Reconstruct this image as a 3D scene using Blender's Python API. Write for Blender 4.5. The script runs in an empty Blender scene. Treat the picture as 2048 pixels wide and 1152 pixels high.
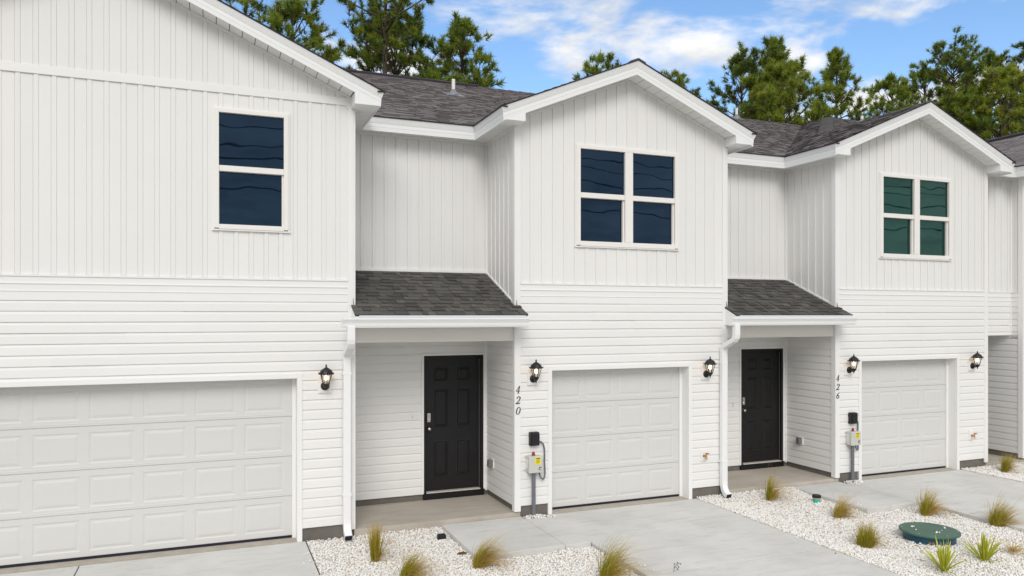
import bpy, math, random
import numpy as np
from mathutils import Vector

S = bpy.context.scene
COL = S.collection
PI = math.pi

# ------------------------------------------------------------------ camera
CAM_Z = 2.975
cam_d = bpy.data.cameras.new("camera")
cam = bpy.data.objects.new("camera", cam_d)
COL.objects.link(cam)
cam.location = (0.0, -10.2, CAM_Z)
cam.rotation_euler = (math.radians(90), 0, -math.radians(21.93))
cam_d.sensor_width = 36.0
cam_d.lens = 1500.0 / 2048.0 * 36.0
cam_d.shift_y = 54.0 / 2048.0
cam_d.clip_start = 0.1
cam_d.clip_end = 3000.0
S.camera = cam

# ------------------------------------------------------------------ sky and sun
SUN_EL, SUN_AZ = math.radians(36), math.radians(200)   # azimuth clockwise from +Y
w = bpy.data.worlds.new("World")
S.world = w
w.use_nodes = True
wn, wl = w.node_tree.nodes, w.node_tree.links
wn.clear()


def N(nodes, typ, **kw):
    n = nodes.new(typ)
    for k, v in kw.items():
        if k == 'ins':
            for a, b in v.items():
                n.inputs[a].default_value = b
        else:
            setattr(n, k, v)
    return n


def build_world():
    L = wl.new
    tc = N(wn, 'ShaderNodeTexCoord')
    sky = N(wn, 'ShaderNodeTexSky', sky_type='NISHITA', sun_disc=False, sun_elevation=SUN_EL,
            sun_rotation=SUN_AZ, altitude=10.0, air_density=1.0, dust_density=0.3, ozone_density=2.5)
    hs = N(wn, 'ShaderNodeHueSaturation', ins={'Saturation': 1.08, 'Value': 1.5})
    L(sky.outputs[0], hs.inputs['Color'])
    # cloud layer: the view direction projected on a flat deck overhead
    sep = N(wn, 'ShaderNodeSeparateXYZ')
    mp = N(wn, 'ShaderNodeMapping', vector_type='POINT')
    mp.inputs['Rotation'].default_value = (0, 0, math.radians(8))
    L(tc.outputs['Generated'], mp.inputs['Vector'])
    L(mp.outputs[0], sep.inputs[0])
    zc = N(wn, 'ShaderNodeMath', operation='MAXIMUM', ins={1: 0.02})
    L(sep.outputs['Z'], zc.inputs[0])
    zo = N(wn, 'ShaderNodeMath', operation='ADD', ins={1: 0.12})
    L(zc.outputs[0], zo.inputs[0])
    dx = N(wn, 'ShaderNodeMath', operation='DIVIDE')
    dy = N(wn, 'ShaderNodeMath', operation='DIVIDE')
    L(sep.outputs['X'], dx.inputs[0]); L(zo.outputs[0], dx.inputs[1])
    L(sep.outputs['Y'], dy.inputs[0]); L(zo.outputs[0], dy.inputs[1])
    cmb = N(wn, 'ShaderNodeCombineXYZ', ins={'Z': CLOUD_SEED})
    L(dx.outputs[0], cmb.inputs['X']); L(dy.outputs[0], cmb.inputs['Y'])
    n1 = N(wn, 'ShaderNodeTexNoise', ins={'Scale': 2.3, 'Detail': 8.0, 'Roughness': 0.53, 'Distortion': 0.2})
    L(cmb.outputs[0], n1.inputs['Vector'])
    # the deck closes over towards the zenith and behind the viewer (flat, soft daylight on the street side)
    mz_ = N(wn, 'ShaderNodeMapRange', interpolation_type='SMOOTHSTEP', ins={'From Min': 0.42, 'From Max': 0.75, 'To Min': 0.0, 'To Max': 0.3})
    L(sep.outputs['Z'], mz_.inputs['Value'])
    my_ = N(wn, 'ShaderNodeMapRange', interpolation_type='SMOOTHSTEP', ins={'From Min': 0.25, 'From Max': -0.35, 'To Min': 0.0, 'To Max': 0.27})
    L(sep.outputs['Y'], my_.inputs['Value'])
    mm = N(wn, 'ShaderNodeMath', operation='MAXIMUM')
    L(mz_.outputs[0], mm.inputs[0]); L(my_.outputs[0], mm.inputs[1])
    ad = N(wn, 'ShaderNodeMath', operation='ADD')
    L(n1.outputs['Fac'], ad.inputs[0]); L(mm.outputs[0], ad.inputs[1])
    r1 = N(wn, 'ShaderNodeValToRGB')
    r1.color_ramp.interpolation = 'EASE'
    r1.color_ramp.elements[0].position = 0.485
    r1.color_ramp.elements[0].color = (0, 0, 0, 1)
    r1.color_ramp.elements[1].position = 0.635
    r1.color_ramp.elements[1].color = (1, 1, 1, 1)
    L(ad.outputs[0], r1.inputs[0])
    n2 = N(wn, 'ShaderNodeTexNoise', ins={'Scale': 2.6, 'Detail': 6.0, 'Roughness': 0.6})
    L(cmb.outputs[0], n2.inputs['Vector'])
    r2 = N(wn, 'ShaderNodeValToRGB')
    r2.color_ramp.elements[0].position = 0.3
    r2.color_ramp.elements[1].position = 0.62
    r2.color_ramp.elements[0].color = (CLOUD * 0.62, CLOUD * 0.64, CLOUD * 0.67, 1)
    r2.color_ramp.elements[1].color = (CLOUD * 1.085, CLOUD * 1.075, CLOUD * 1.065, 1)
    L(n2.outputs['Fac'], r2.inputs[0])
    mx = N(wn, 'ShaderNodeMixRGB')
    L(r1.outputs[0], mx.inputs['Fac'])
    L(hs.outputs[0], mx.inputs['Color1'])
    L(r2.outputs[0], mx.inputs['Color2'])
    bg = N(wn, 'ShaderNodeBackground', ins={'Strength': 0.12})
    L(mx.outputs[0], bg.inputs['Color'])
    out = N(wn, 'ShaderNodeOutputWorld')
    L(bg.outputs[0], out.inputs['Surface'])


CLOUD_SEED = 3.1
CLOUD = 7.6
build_world()

sun_d = bpy.data.lights.new("sun", 'SUN')
sun_d.energy = 1.4
sun_d.angle = math.radians(28)
sun_d.color = (1.0, 0.965, 0.92)
sun = bpy.data.objects.new("sun", sun_d)
COL.objects.link(sun)
sdir = Vector((math.sin(SUN_AZ) * math.cos(SUN_EL), math.cos(SUN_AZ) * math.cos(SUN_EL), math.sin(SUN_EL)))
sun.rotation_euler = sdir.to_track_quat('Z', 'Y').to_euler()
sun.location = (0, -20, 30)

S.view_settings.view_transform = 'Standard'
S.view_settings.look = 'None'
S.view_settings.gamma = 1.0
S.view_settings.exposure = 0.12
S.view_settings.use_curve_mapping = False
S.cycles.max_bounces = 8
S.cycles.transparent_max_bounces = 8
S.cycles.use_denoising = True

# ------------------------------------------------------------------ materials
MATS = {}


def pmat(name, col, rough=0.6, var=0.0, vscale=3.0, col2=None, bump=0.0, bscale=40.0, spec=0.4, metal=0.0,
         rnd=0.0, detail=5.0, stretch=None, emit=None, estr=0.0):
    """procedural material: colour broken by noise (var / col2), per-object tone (rnd), fine relief (bump)"""
    m = bpy.data.materials.new(name)
    m.use_nodes = True
    nt = m.node_tree
    nd, lk = nt.nodes, nt.links.new
    b = nd['Principled BSDF']
    b.inputs['Roughness'].default_value = rough
    b.inputs['Specular IOR Level'].default_value = spec
    b.inputs['Metallic'].default_value = metal
    tc = nd.new('ShaderNodeTexCoord')
    vec = tc.outputs['Object']
    if stretch:
        mp = N(nd, 'ShaderNodeMapping')
        mp.inputs['Scale'].default_value = stretch
        lk(vec, mp.inputs['Vector'])
        vec = mp.outputs[0]
    c2 = col2 or tuple(c * (1 - var) for c in col)
    nz = N(nd, 'ShaderNodeTexNoise', ins={'Scale': vscale, 'Detail': detail, 'Roughness': 0.6})
    lk(vec, nz.inputs['Vector'])
    rp = N(nd, 'ShaderNodeValToRGB')
    rp.color_ramp.elements[0].position = 0.3
    rp.color_ramp.elements[1].position = 0.7
    rp.color_ramp.elements[0].color = (*c2, 1)
    rp.color_ramp.elements[1].color = (*col, 1)
    lk(nz.outputs['Fac'], rp.inputs[0])
    src = rp.outputs[0]
    if rnd:
        oi = nd.new('ShaderNodeObjectInfo')
        mr = N(nd, 'ShaderNodeMapRange', ins={'To Min': 1 - rnd, 'To Max': 1 + rnd})
        lk(oi.outputs['Random'], mr.inputs['Value'])
        mu = N(nd, 'ShaderNodeMixRGB', blend_type='MULTIPLY', ins={'Fac': 1.0})
        lk(src, mu.inputs['Color1'])
        lk(mr.outputs[0], mu.inputs['Color2'])
        src = mu.outputs[0]
    lk(src, b.inputs['Base Color'])
    if bump:
        n3 = N(nd, 'ShaderNodeTexNoise', ins={'Scale': bscale, 'Detail': 4.0})
        lk(vec, n3.inputs['Vector'])
        bp_ = N(nd, 'ShaderNodeBump', ins={'Strength': bump, 'Distance': 0.01})
        lk(n3.outputs['Fac'], bp_.inputs['Height'])
        lk(bp_.outputs[0], b.inputs['Normal'])
    if emit:
        b.inputs['Emission Color'].default_value = (*emit, 1)
        b.inputs['Emission Strength'].default_value = estr
    MATS[name] = m
    return m


SID = pmat('vinyl_siding', (0.80, 0.797, 0.785), 0.5, 0.025, 1.1, rnd=0.012, bump=0.05, bscale=90, spec=0.35)
TRIM = pmat('vinyl_trim', (0.83, 0.83, 0.82), 0.45, 0.02, 2.0, spec=0.35)
COIL = pmat('aluminium_coil', (0.84, 0.85, 0.855), 0.4, 0.02, 2.0, spec=0.4)
SOFF = pmat('soffit_vinyl', (0.80, 0.80, 0.79), 0.55, 0.02, 2.0, rnd=0.012)
BEAM = pmat('beam_wrap', (0.80, 0.785, 0.75), 0.5, 0.03, 1.5)  # warm bounce light on the porch beam is put into its colour
GDOOR = pmat('garage_door_paint', (0.65, 0.65, 0.635), 0.5, 0.02, 1.4, bump=0.06, bscale=60, stretch=(1, 1, 6))
WFR = pmat('window_frame_vinyl', (0.83, 0.81, 0.78), 0.4, 0.02, 3.0)
BLACKD = pmat('black_door_paint', (0.011, 0.0105, 0.0115), 0.42, 0.12, 3.0, bump=0.06, bscale=80, spec=0.32)
SEAL = pmat('dark_rubber_seal', (0.012, 0.012, 0.03), 0.6, 0.2)
STEEL = pmat('satin_nickel', (0.62, 0.60, 0.55), 0.28, 0.05, metal=1.0)
SILL = pmat('aluminium_sill', (0.62, 0.60, 0.55), 0.45, 0.12, 9.0)
BLACKM = pmat('black_powder_coat', (0.012, 0.012, 0.014), 0.42, 0.15, 20, spec=0.4)
BLACKP = pmat('black_plastic', (0.014, 0.014, 0.016), 0.5, 0.15, 20)
GREYP = pmat('grey_plastic_box', (0.56, 0.57, 0.53), 0.45, 0.04, 8)
GREYC = pmat('grey_conduit', (0.16, 0.17, 0.19), 0.5, 0.1, 8)
GREYO = pmat('grey_outlet_cover', (0.16, 0.165, 0.165), 0.3, 0.1, 20, spec=0.5)
YEL = pmat('yellow_sticker', (0.85, 0.68, 0.01), 0.5, 0.03)
INK = pmat('sticker_ink', (0.05, 0.04, 0.03), 0.6, 0.1)
RED = pmat('red_plastic', (0.5, 0.01, 0.02), 0.3, 0.1, spec=0.5)
BRASS = pmat('brass', (0.55, 0.33, 0.1), 0.35, 0.2, 40, metal=1.0)
PVC = pmat('white_pvc', (0.80, 0.79, 0.75), 0.4, 0.04, 8)
LEAD = pmat('flashing_metal', (0.24, 0.25, 0.28), 0.45, 0.1, 10, metal=0.3)
BULB = pmat('lit_bulb', (1, 0.8, 0.5), 0.4, emit=(1.0, 0.62, 0.28), estr=7.0)
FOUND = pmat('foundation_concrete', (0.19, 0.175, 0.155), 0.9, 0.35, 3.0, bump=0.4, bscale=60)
APRON = pmat('garage_sill_concrete', (0.46, 0.42, 0.36), 0.9, 0.2, 6.0, bump=0.2, bscale=60)
RIDGE = pmat('ridge_vent', (0.035, 0.03, 0.04), 0.9, 0.2, 20)
RFLASH = pmat('drip_edge', (0.66, 0.69, 0.74), 0.35, 0.03)
CAPS = pmat('hip_cap_shingle', (0.125, 0.12, 0.118), 0.95, 0.25, 60, rnd=0.12)
LIDG = pmat('green_lid', (0.075, 0.155, 0.115), 0.6, 0.22, 5.0, bump=0.3, bscale=150)
RISER = pmat('blue_green_riser', (0.012, 0.075, 0.125), 0.45, 0.1, 6)
TEAL = pmat('teal_pipe', (0.03, 0.52, 0.43), 0.5, 0.1, 6)
TAN = pmat('tan_ring', (0.5, 0.36, 0.24), 0.6, 0.1)
LEAFB = pmat('dead_leaf', (0.16, 0.07, 0.03), 0.8, 0.3, 30)
DRYTW = pmat('dry_stem', (0.06, 0.055, 0.045), 0.9, 0.3, 30)
BARK = pmat('pine_bark', (0.115, 0.085, 0.065), 0.95, 0.45, 3.0, bump=0.6, bscale=20, stretch=(1, 1, 0.25))
CABLE = pmat('black_cable', (0.004, 0.004, 0.004), 0.9)
WOOD = pmat('weathered_pole', (0.12, 0.09, 0.06), 0.9, 0.3, 4)
DIRT = pmat('soil', (0.20, 0.17, 0.13), 0.95, 0.3, 2)
EARTH = pmat('open_ground', (0.22, 0.21, 0.15), 0.95, 0.35, 0.25, bump=0.3, bscale=4)
ASPH = pmat('asphalt', (0.055, 0.055, 0.058), 0.9, 0.25, 3.0, bump=0.3, bscale=150)


def glass_mat(name, col, tint):
    m = bpy.data.materials.new(name)
    m.use_nodes = True
    nd, lk = m.node_tree.nodes, m.node_tree.links.new
    b = nd['Principled BSDF']
    b.inputs['Base Color'].default_value = (*col, 1)
    b.inputs['Roughness'].default_value = 0.015
    b.inputs['IOR'].default_value = 1.62
    b.inputs['Specular Tint'].default_value = (*tint, 1)
    tc = nd.new('ShaderNodeTexCoord')
    nz = N(nd, 'ShaderNodeTexNoise', ins={'Scale': 2.2, 'Detail': 1.0})
    lk(tc.outputs['Object'], nz.inputs['Vector'])
    bp_ = N(nd, 'ShaderNodeBump', ins={'Strength': 0.16, 'Distance': 0.01})
    lk(nz.outputs['Fac'], bp_.inputs['Height'])
    lk(bp_.outputs[0], b.inputs['Normal'])
    MATS[name] = m
    return m


GLASSB = glass_mat('blue_black_glass', (0.002, 0.005, 0.012), (0.33, 0.62, 1.0))
GLASSG = glass_mat('green_tinted_glass', (0.002, 0.012, 0.010), (0.28, 1.0, 0.82))


def clear_mat():
    m = bpy.data.materials.new('clear_glass')
    m.use_nodes = True
    nd, lk = m.node_tree.nodes, m.node_tree.links.new
    nd.remove(nd['Principled BSDF'])
    t = N(nd, 'ShaderNodeBsdfTransparent')
    g = N(nd, 'ShaderNodeBsdfGlossy', ins={'Roughness': 0.05})
    mx = N(nd, 'ShaderNodeMixShader', ins={0: 0.12})
    lk(t.outputs[0], mx.inputs[1]); lk(g.outputs[0], mx.inputs[2])
    lk(mx.outputs[0], nd['Material Output'].inputs['Surface'])
    return m


CLEAR = clear_mat()


def concrete_mat(name, a, b_, stain):
    m = bpy.data.materials.new(name)
    m.use_nodes = True
    nd, lk = m.node_tree.nodes, m.node_tree.links.new
    b = nd['Principled BSDF']
    b.inputs['Roughness'].default_value = 0.85
    b.inputs['Specular IOR Level'].default_value = 0.3
    tc = nd.new('ShaderNodeTexCoord')
    n1 = N(nd, 'ShaderNodeTexNoise', ins={'Scale': 0.9, 'Detail': 6.0, 'Roughness': 0.62})
    mp = N(nd, 'ShaderNodeMapping')
    mp.inputs['Scale'].default_value = (0.6, 3.2, 1)      # broom finish streaks run across the slab
    n2 = N(nd, 'ShaderNodeTexNoise', ins={'Scale': 3.0, 'Detail': 8.0, 'Roughness': 0.7})
    n3 = N(nd, 'ShaderNodeTexNoise', ins={'Scale': 140.0, 'Detail': 2.0})
    lk(tc.outputs['Object'], n1.inputs['Vector'])
    lk(tc.outputs['Object'], mp.inputs['Vector'])
    lk(mp.outputs[0], n2.inputs['Vector'])
    lk(tc.outputs['Object'], n3.inputs['Vector'])
    r1 = N(nd, 'ShaderNodeValToRGB')
    r1.color_ramp.elements[0].position = 0.32; r1.color_ramp.elements[1].position = 0.66
    r1.color_ramp.elements[0].color = (*b_, 1); r1.color_ramp.elements[1].color = (*a, 1)
    lk(n1.outputs['Fac'], r1.inputs[0])
    r2 = N(nd, 'ShaderNodeValToRGB')
    r2.color_ramp.elements[0].position = 0.28; r2.color_ramp.elements[1].position = 0.5
    r2.color_ramp.elements[0].color = (*stain, 1); r2.color_ramp.elements[1].color = (1, 1, 1, 1)
    lk(n2.outputs['Fac'], r2.inputs[0])
    mu = N(nd, 'ShaderNodeMixRGB', blend_type='MULTIPLY', ins={'Fac': 1.0})
    lk(r1.outputs[0], mu.inputs['Color1']); lk(r2.outputs[0], mu.inputs['Color2'])
    mu2 = N(nd, 'ShaderNodeMixRGB', blend_type='MULTIPLY', ins={'Fac': 0.08})
    lk(mu.outputs[0], mu2.inputs['Color1']); lk(n3.outputs['Fac'], mu2.inputs['Color2'])
    lk(mu2.outputs[0], b.inputs['Base Color'])
    bp_ = N(nd, 'ShaderNodeBump', ins={'Strength': 0.15, 'Distance': 0.004})
    lk(n3.outputs['Fac'], bp_.inputs['Height'])
    lk(bp_.outputs[0], b.inputs['Normal'])
    return m


CONC = concrete_mat('broomed_concrete', (0.68, 0.68, 0.665), (0.575, 0.57, 0.55), (0.84, 0.82, 0.79))
CONCP = concrete_mat('porch_concrete', (0.53, 0.485, 0.42), (0.43, 0.39, 0.335), (0.82, 0.8, 0.78))


def shingle_mat(name, base, tan_, dark, rnd):
    """asphalt shingles: granules; each tab has its own tone"""
    m = bpy.data.materials.new(name)
    m.use_nodes = True
    nd, lk = m.node_tree.nodes, m.node_tree.links.new
    b = nd['Principled BSDF']
    b.inputs['Roughness'].default_value = 0.95
    b.inputs['Specular IOR Level'].default_value = 0.15
    tc = nd.new('ShaderNodeTexCoord')
    r1 = N(nd, 'ShaderNodeValToRGB')
    e = r1.color_ramp.elements
    e[0].position = 0.0; e[0].color = (*dark, 1)
    e[1].position = 1.0; e[1].color = (*tan_, 1)
    k = e.new(0.35); k.color = (*base, 1)
    k = e.new(0.75); k.color = tuple(c * 1.12 for c in base) + (1,)
    if rnd:
        oi = nd.new('ShaderNodeObjectInfo')
        lk(oi.outputs['Random'], r1.inputs[0])
    else:
        at = N(nd, 'ShaderNodeAttribute', attribute_name='tone')
        lk(at.outputs['Fac'], r1.inputs[0])
    n1 = N(nd, 'ShaderNodeTexNoise', ins={'Scale': 1.3, 'Detail': 5.0})
    n2 = N(nd, 'ShaderNodeTexNoise', ins={'Scale': 220.0, 'Detail': 2.0})
    lk(tc.outputs['Object'], n1.inputs['Vector']); lk(tc.outputs['Object'], n2.inputs['Vector'])
    mr = N(nd, 'ShaderNodeMapRange', ins={'From Min': 0.3, 'From Max': 0.7, 'To Min': 0.8, 'To Max': 1.15})
    lk(n1.outputs['Fac'], mr.inputs['Value'])
    mr2 = N(nd, 'ShaderNodeMapRange', ins={'From Min': 0.3, 'From Max': 0.7, 'To Min': 0.6, 'To Max': 1.4})
    lk(n2.outputs['Fac'], mr2.inputs['Value'])
    mu = N(nd, 'ShaderNodeMixRGB', blend_type='MULTIPLY', ins={'Fac': 1.0})
    mu2 = N(nd, 'ShaderNodeMixRGB', blend_type='MULTIPLY', ins={'Fac': 1.0})
    lk(r1.outputs[0], mu.inputs['Color1']); lk(mr.outputs[0], mu.inputs['Color2'])
    lk(mu.outputs[0], mu2.inputs['Color1']); lk(mr2.outputs[0], mu2.inputs['Color2'])
    lk(mu2.outputs[0], b.inputs['Base Color'])
    bp_ = N(nd, 'ShaderNodeBump', ins={'Strength': 0.6, 'Distance': 0.004})
    lk(n2.outputs['Fac'], bp_.inputs['Height'])
    lk(bp_.outputs[0], b.inputs['Normal'])
    return m


SHING = shingle_mat('shingle', (0.10, 0.096, 0.09), (0.14, 0.134, 0.12), (0.074, 0.071, 0.068), True)
SHINGF = shingle_mat('roof_shingle', (0.19, 0.173, 0.175), (0.22, 0.202, 0.2), (0.155, 0.139, 0.143), False)


def attr_mat(name, stops, rough=0.8, transl=0.0, spec=0.2):
    """colour ramp driven by the mesh attribute 'tone' (each stone's, blade's or needle's own colour)"""
    m = bpy.data.materials.new(name)
    m.use_nodes = True
    nd, lk = m.node_tree.nodes, m.node_tree.links.new
    b = nd['Principled BSDF']
    b.inputs['Roughness'].default_value = rough
    b.inputs['Specular IOR Level'].default_value = spec
    at = N(nd, 'ShaderNodeAttribute', attribute_name='tone')
    rp = nd.new('ShaderNodeValToRGB')
    e = rp.color_ramp.elements
    e[0].position, e[0].color = stops[0][0], (*stops[0][1], 1)
    e[1].position, e[1].color = stops[-1][0], (*stops[-1][1], 1)
    for p, c in stops[1:-1]:
        k = e.new(p)
        k.color = (*c, 1)
    lk(at.outputs['Fac'], rp.inputs[0])
    lk(rp.outputs[0], b.inputs['Base Color'])
    if transl:
        t = nd.new('ShaderNodeBsdfTranslucent')
        lk(rp.outputs[0], t.inputs['Color'])
        mx = N(nd, 'ShaderNodeMixShader', ins={0: transl})
        lk(b.outputs[0], mx.inputs[1]); lk(t.outputs[0], mx.inputs[2])
        lk(mx.outputs[0], nd['Material Output'].inputs['Surface'])
    return m


STONE = attr_mat('marble_chips', [(0, (0.36, 0.29, 0.25)), (0.05, (0.62, 0.45, 0.30)), (0.13, (0.80, 0.69, 0.56)),
                                  (0.26, (0.90, 0.885, 0.85)), (1, (0.94, 0.935, 0.925))], 0.7)
NEEDLE = attr_mat('pine_needles', [(0, (0.15, 0.09, 0.045)), (0.05, (0.06, 0.10, 0.03)), (0.4, (0.13, 0.195, 0.035)),
                                   (0.75, (0.24, 0.31, 0.035)), (1, (0.36, 0.40, 0.05))], 0.5, 0.4, 0.3)
BLADE = attr_mat('feather_grass', [(0, (0.20, 0.23, 0.02)), (0.4, (0.36, 0.33, 0.03)), (0.7, (0.52, 0.37, 0.08)),
                                   (1, (0.68, 0.50, 0.24))], 0.6, 0.4)
LILY = attr_mat('variegated_leaf', [(0, (0.26, 0.34, 0.02)), (0.5, (0.45, 0.48, 0.03)), (0.75, (0.72, 0.66, 0.10)),
                                    (1, (0.72, 0.66, 0.26))], 0.5, 0.3)

# ------------------------------------------------------------------ object helpers
ORG = {}          # world origin of every created object (children sit at their parent's origin)


def thing(name, label, cat, loc=(0, 0, 0), group=None):
    o = bpy.data.objects.new(name, None)
    o.empty_display_size = 0.2
    COL.objects.link(o)
    o.location = loc
    o['label'] = label
    o['category'] = cat
    if group:
        o['group'] = group
    ORG[o.name] = Vector(loc)
    return o


def tag(o, label, cat, group=None):
    o['label'] = label
    o['category'] = cat
    if group:
        o['group'] = group
    return o


class MB:
    def __init__(s):
        s.v = []; s.f = []; s.uv = None; s.tone = None

    def quad(s, a, b, c, d):
        i = len(s.v)
        s.v += [a, b, c, d]
        s.f.append((i, i + 1, i + 2, i + 3))

    def poly(s, pts):
        i = len(s.v)
        s.v += list(pts)
        s.f.append(tuple(range(i, i + len(pts))))

    def box(s, x0, x1, y0, y1, z0, z1):
        i = len(s.v)
        s.v += [(x0, y0, z0), (x1, y0, z0), (x1, y1, z0), (x0, y1, z0),
                (x0, y0, z1), (x1, y0, z1), (x1, y1, z1), (x0, y1, z1)]
        for q in ((0, 3, 2, 1), (4, 5, 6, 7), (0, 1, 5, 4), (1, 2, 6, 5), (2, 3, 7, 6), (3, 0, 4, 7)):
            s.f.append(tuple(i + k for k in q))
        return s

    def prism(s, ring0, ring1):
        """closed solid between two equal-length rings"""
        i = len(s.v); n = len(ring0)
        s.v += list(ring0) + list(ring1)
        for k in range(n):
            j = (k + 1) % n
            s.f.append((i + k, i + j, i + n + j, i + n + k))
        s.f.append(tuple(i + k for k in reversed(range(n))))
        s.f.append(tuple(i + n + k for k in range(n)))
        return s

    def tube(s, pts, r, n=8, cap=True):
        pts = [Vector(p) for p in pts]
        rr = r if isinstance(r, (list, tuple)) else [r] * len(pts)
        i0 = len(s.v)
        up = None
        for k, p in enumerate(pts):
            d = (pts[min(k + 1, len(pts) - 1)] - pts[max(k - 1, 0)]).normalized()
            if up is None:
                up = Vector((0, 0, 1)) if abs(d.z) < 0.9 else Vector((1, 0, 0))
            a = d.cross(up).normalized()
            up = a.cross(d).normalized()
            for j in range(n):
                t = 2 * PI * j / n
                s.v.append(tuple(p + (a * math.cos(t) + up * math.sin(t)) * rr[k]))
        for k in range(len(pts) - 1):
            for j in range(n):
                q = (j + 1) % n
                s.f.append((i0 + k * n + j, i0 + k * n + q, i0 + (k + 1) * n + q, i0 + (k + 1) * n + j))
        if cap:
            s.f.append(tuple(i0 + j for j in reversed(range(n))))
            s.f.append(tuple(i0 + (len(pts) - 1) * n + j for j in range(n)))
        return s

    def lathe(s, prof, c, n=16, axis='z', rot=0.0):
        """prof: list of (radius, height)"""
        i0 = len(s.v)
        for r, h in prof:
            for j in range(n):
                t = 2 * PI * j / n + rot
                if axis == 'z':
                    s.v.append((c[0] + r * math.cos(t), c[1] + r * math.sin(t), c[2] + h))
                else:                                       # along -y
                    s.v.append((c[0] + r * math.cos(t), c[1] - h, c[2] + r * math.sin(t)))
        for k in range(len(prof) - 1):
            for j in range(n):
                q = (j + 1) % n
                s.f.append((i0 + k * n + j, i0 + k * n + q, i0 + (k + 1) * n + q, i0 + (k + 1) * n + j))
        s.f.append(tuple(i0 + j for j in reversed(range(n))))
        s.f.append(tuple(i0 + (len(prof) - 1) * n + j for j in range(n)))
        return s

    def build(s, name, mat, parent=None, org=None, smooth=False, loc=None, bevel=0.0):
        """vertices are in world space unless org is given; loc places the object relative to its parent"""
        if org is None:
            org = ORG[parent.name] if parent is not None else Vector((0, 0, 0))
        org = Vector(org)
        me = bpy.data.meshes.new(name)
        me.from_pydata([tuple(Vector(p) - org) for p in s.v], [], s.f)
        if s.uv:
            u = me.uv_layers.new(name='UVMap')
            k = 0
            for fi, uvs in enumerate(s.uv):
                for q in uvs:
                    u.data[k].uv = q
                    k += 1
        me.materials.append(mat)
        if smooth:
            me.polygons.foreach_set('use_smooth', [True] * len(me.polygons))
        me.update()
        o = bpy.data.objects.new(name, me)
        COL.objects.link(o)
        if parent is not None:
            o.parent = parent
            ORG[o.name] = ORG[parent.name].copy()
            if loc is not None:
                o.location = loc
                ORG[o.name] = ORG[parent.name] + Vector(loc)
        else:
            o.location = org if loc is None else loc
            ORG[o.name] = Vector(o.location)
        if bevel:
            b = o.modifiers.new('bevel', 'BEVEL')
            b.width = bevel
            b.segments = 2
            b.limit_method = 'ANGLE'
        return o


def np_obj(name, v, f, mat, parent=None, tone=None, org=(0, 0, 0), smooth=False):
    """fast mesh: v (n,3) array in world space, f (m,k) array"""
    v = np.asarray(v, np.float32) - np.asarray(org, np.float32)
    f = np.asarray(f, np.int32)
    me = bpy.data.meshes.new(name)
    k = f.shape[1]
    me.vertices.add(len(v)); me.vertices.foreach_set('co', v.ravel())
    me.loops.add(f.size); me.loops.foreach_set('vertex_index', f.ravel())
    me.polygons.add(len(f))
    me.polygons.foreach_set('loop_start', np.arange(0, f.size, k, dtype=np.int32))
    me.polygons.foreach_set('loop_total', np.full(len(f), k, np.int32))
    if smooth:
        me.polygons.foreach_set('use_smooth', np.ones(len(f), bool))
    if tone is not None:
        a = me.attributes.new('tone', 'FLOAT', 'POINT')
        a.data.foreach_set('value', np.asarray(tone, np.float32))
    me.update(calc_edges=True)
    me.materials.append(mat)
    o = bpy.data.objects.new(name, me)
    COL.objects.link(o)
    if parent is not None:
        o.parent = parent
        ORG[o.name] = ORG[parent.name].copy()
    else:
        o.location = org
        ORG[o.name] = Vector(org)
    return o


def inst(src, parent, loc):
    """another object that shares src's mesh, under parent"""
    o = src.copy()
    COL.objects.link(o)
    o.parent = parent
    o.location = loc
    return o


def subtract(iv, lo, hi):
    out = []
    for a, b in iv:
        if hi <= a or lo >= b:
            out.append((a, b))
        else:
            if lo - a > 0.004:
                out.append((a, lo))
            if b - hi > 0.004:
                out.append((hi, b))
    return out


# ------------------------------------------------------------------ siding
BP = 0.1828                                    # board and batten pitch
PROF = [(0.0, -0.004), (0.003, 0.011), (0.0505, 0.011), (0.0565, 0.002), (BP - 0.007, 0.002), (BP - 0.003, -0.004), (BP, -0.004)]


def batten_wall(parent, M, u0, u1, zlo, ztop, holes=(), phase=0.0):
    """vertical vinyl panels, one object each. M(u, out, z) -> world; ztop(u)"""
    k0 = math.floor((u0 - phase) / BP)
    k = k0
    while phase + k * BP < u1:
        a = phase + k * BP
        cuts = sorted(set([a + p[0] for p in PROF] + [u0, u1] + [h for H in holes for h in (H[0], H[1])]))
        cuts = [c for c in cuts if max(a, u0) - 1e-6 <= c <= min(a + BP, u1) + 1e-6]

        def outv(c):
            d = c - a
            for (p, o), (q, r) in zip(PROF, PROF[1:]):
                if p - 1e-6 <= d <= q + 1e-6:
                    return o + (r - o) * (d - p) / max(q - p, 1e-9)
            return 0.0
        mb, mb2 = MB(), MB()
        whole = any(d - c > 1e-5 and not any(h[0] < (c + d) / 2 < h[1] for h in holes) for c, d in zip(cuts, cuts[1:]))
        for c, d in zip(cuts, cuts[1:]):
            if d - c < 1e-5:
                continue
            mid = (c + d) / 2
            zt = max(ztop(c), ztop(d))
            iv = [(zlo, zt)]
            for h in holes:
                if h[0] < mid < h[1]:
                    iv = subtract(iv, h[2], h[3])
            for lo, hi in iv:
                tc = ztop(c) if abs(hi - zt) < 1e-6 else hi
                td = ztop(d) if abs(hi - zt) < 1e-6 else hi
                if max(tc, td) - lo < 0.01:
                    continue
                tc, td = max(tc, lo + 0.001), max(td, lo + 0.001)
                (mb if whole or lo == zlo else mb2).quad(M(c, outv(c), lo), M(d, outv(d), lo), M(d, outv(d), td), M(c, outv(c), tc))
        for q in (mb, mb2):
            if q.f:
                q.build('siding_panel', SID, parent)
        k += 1


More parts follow.
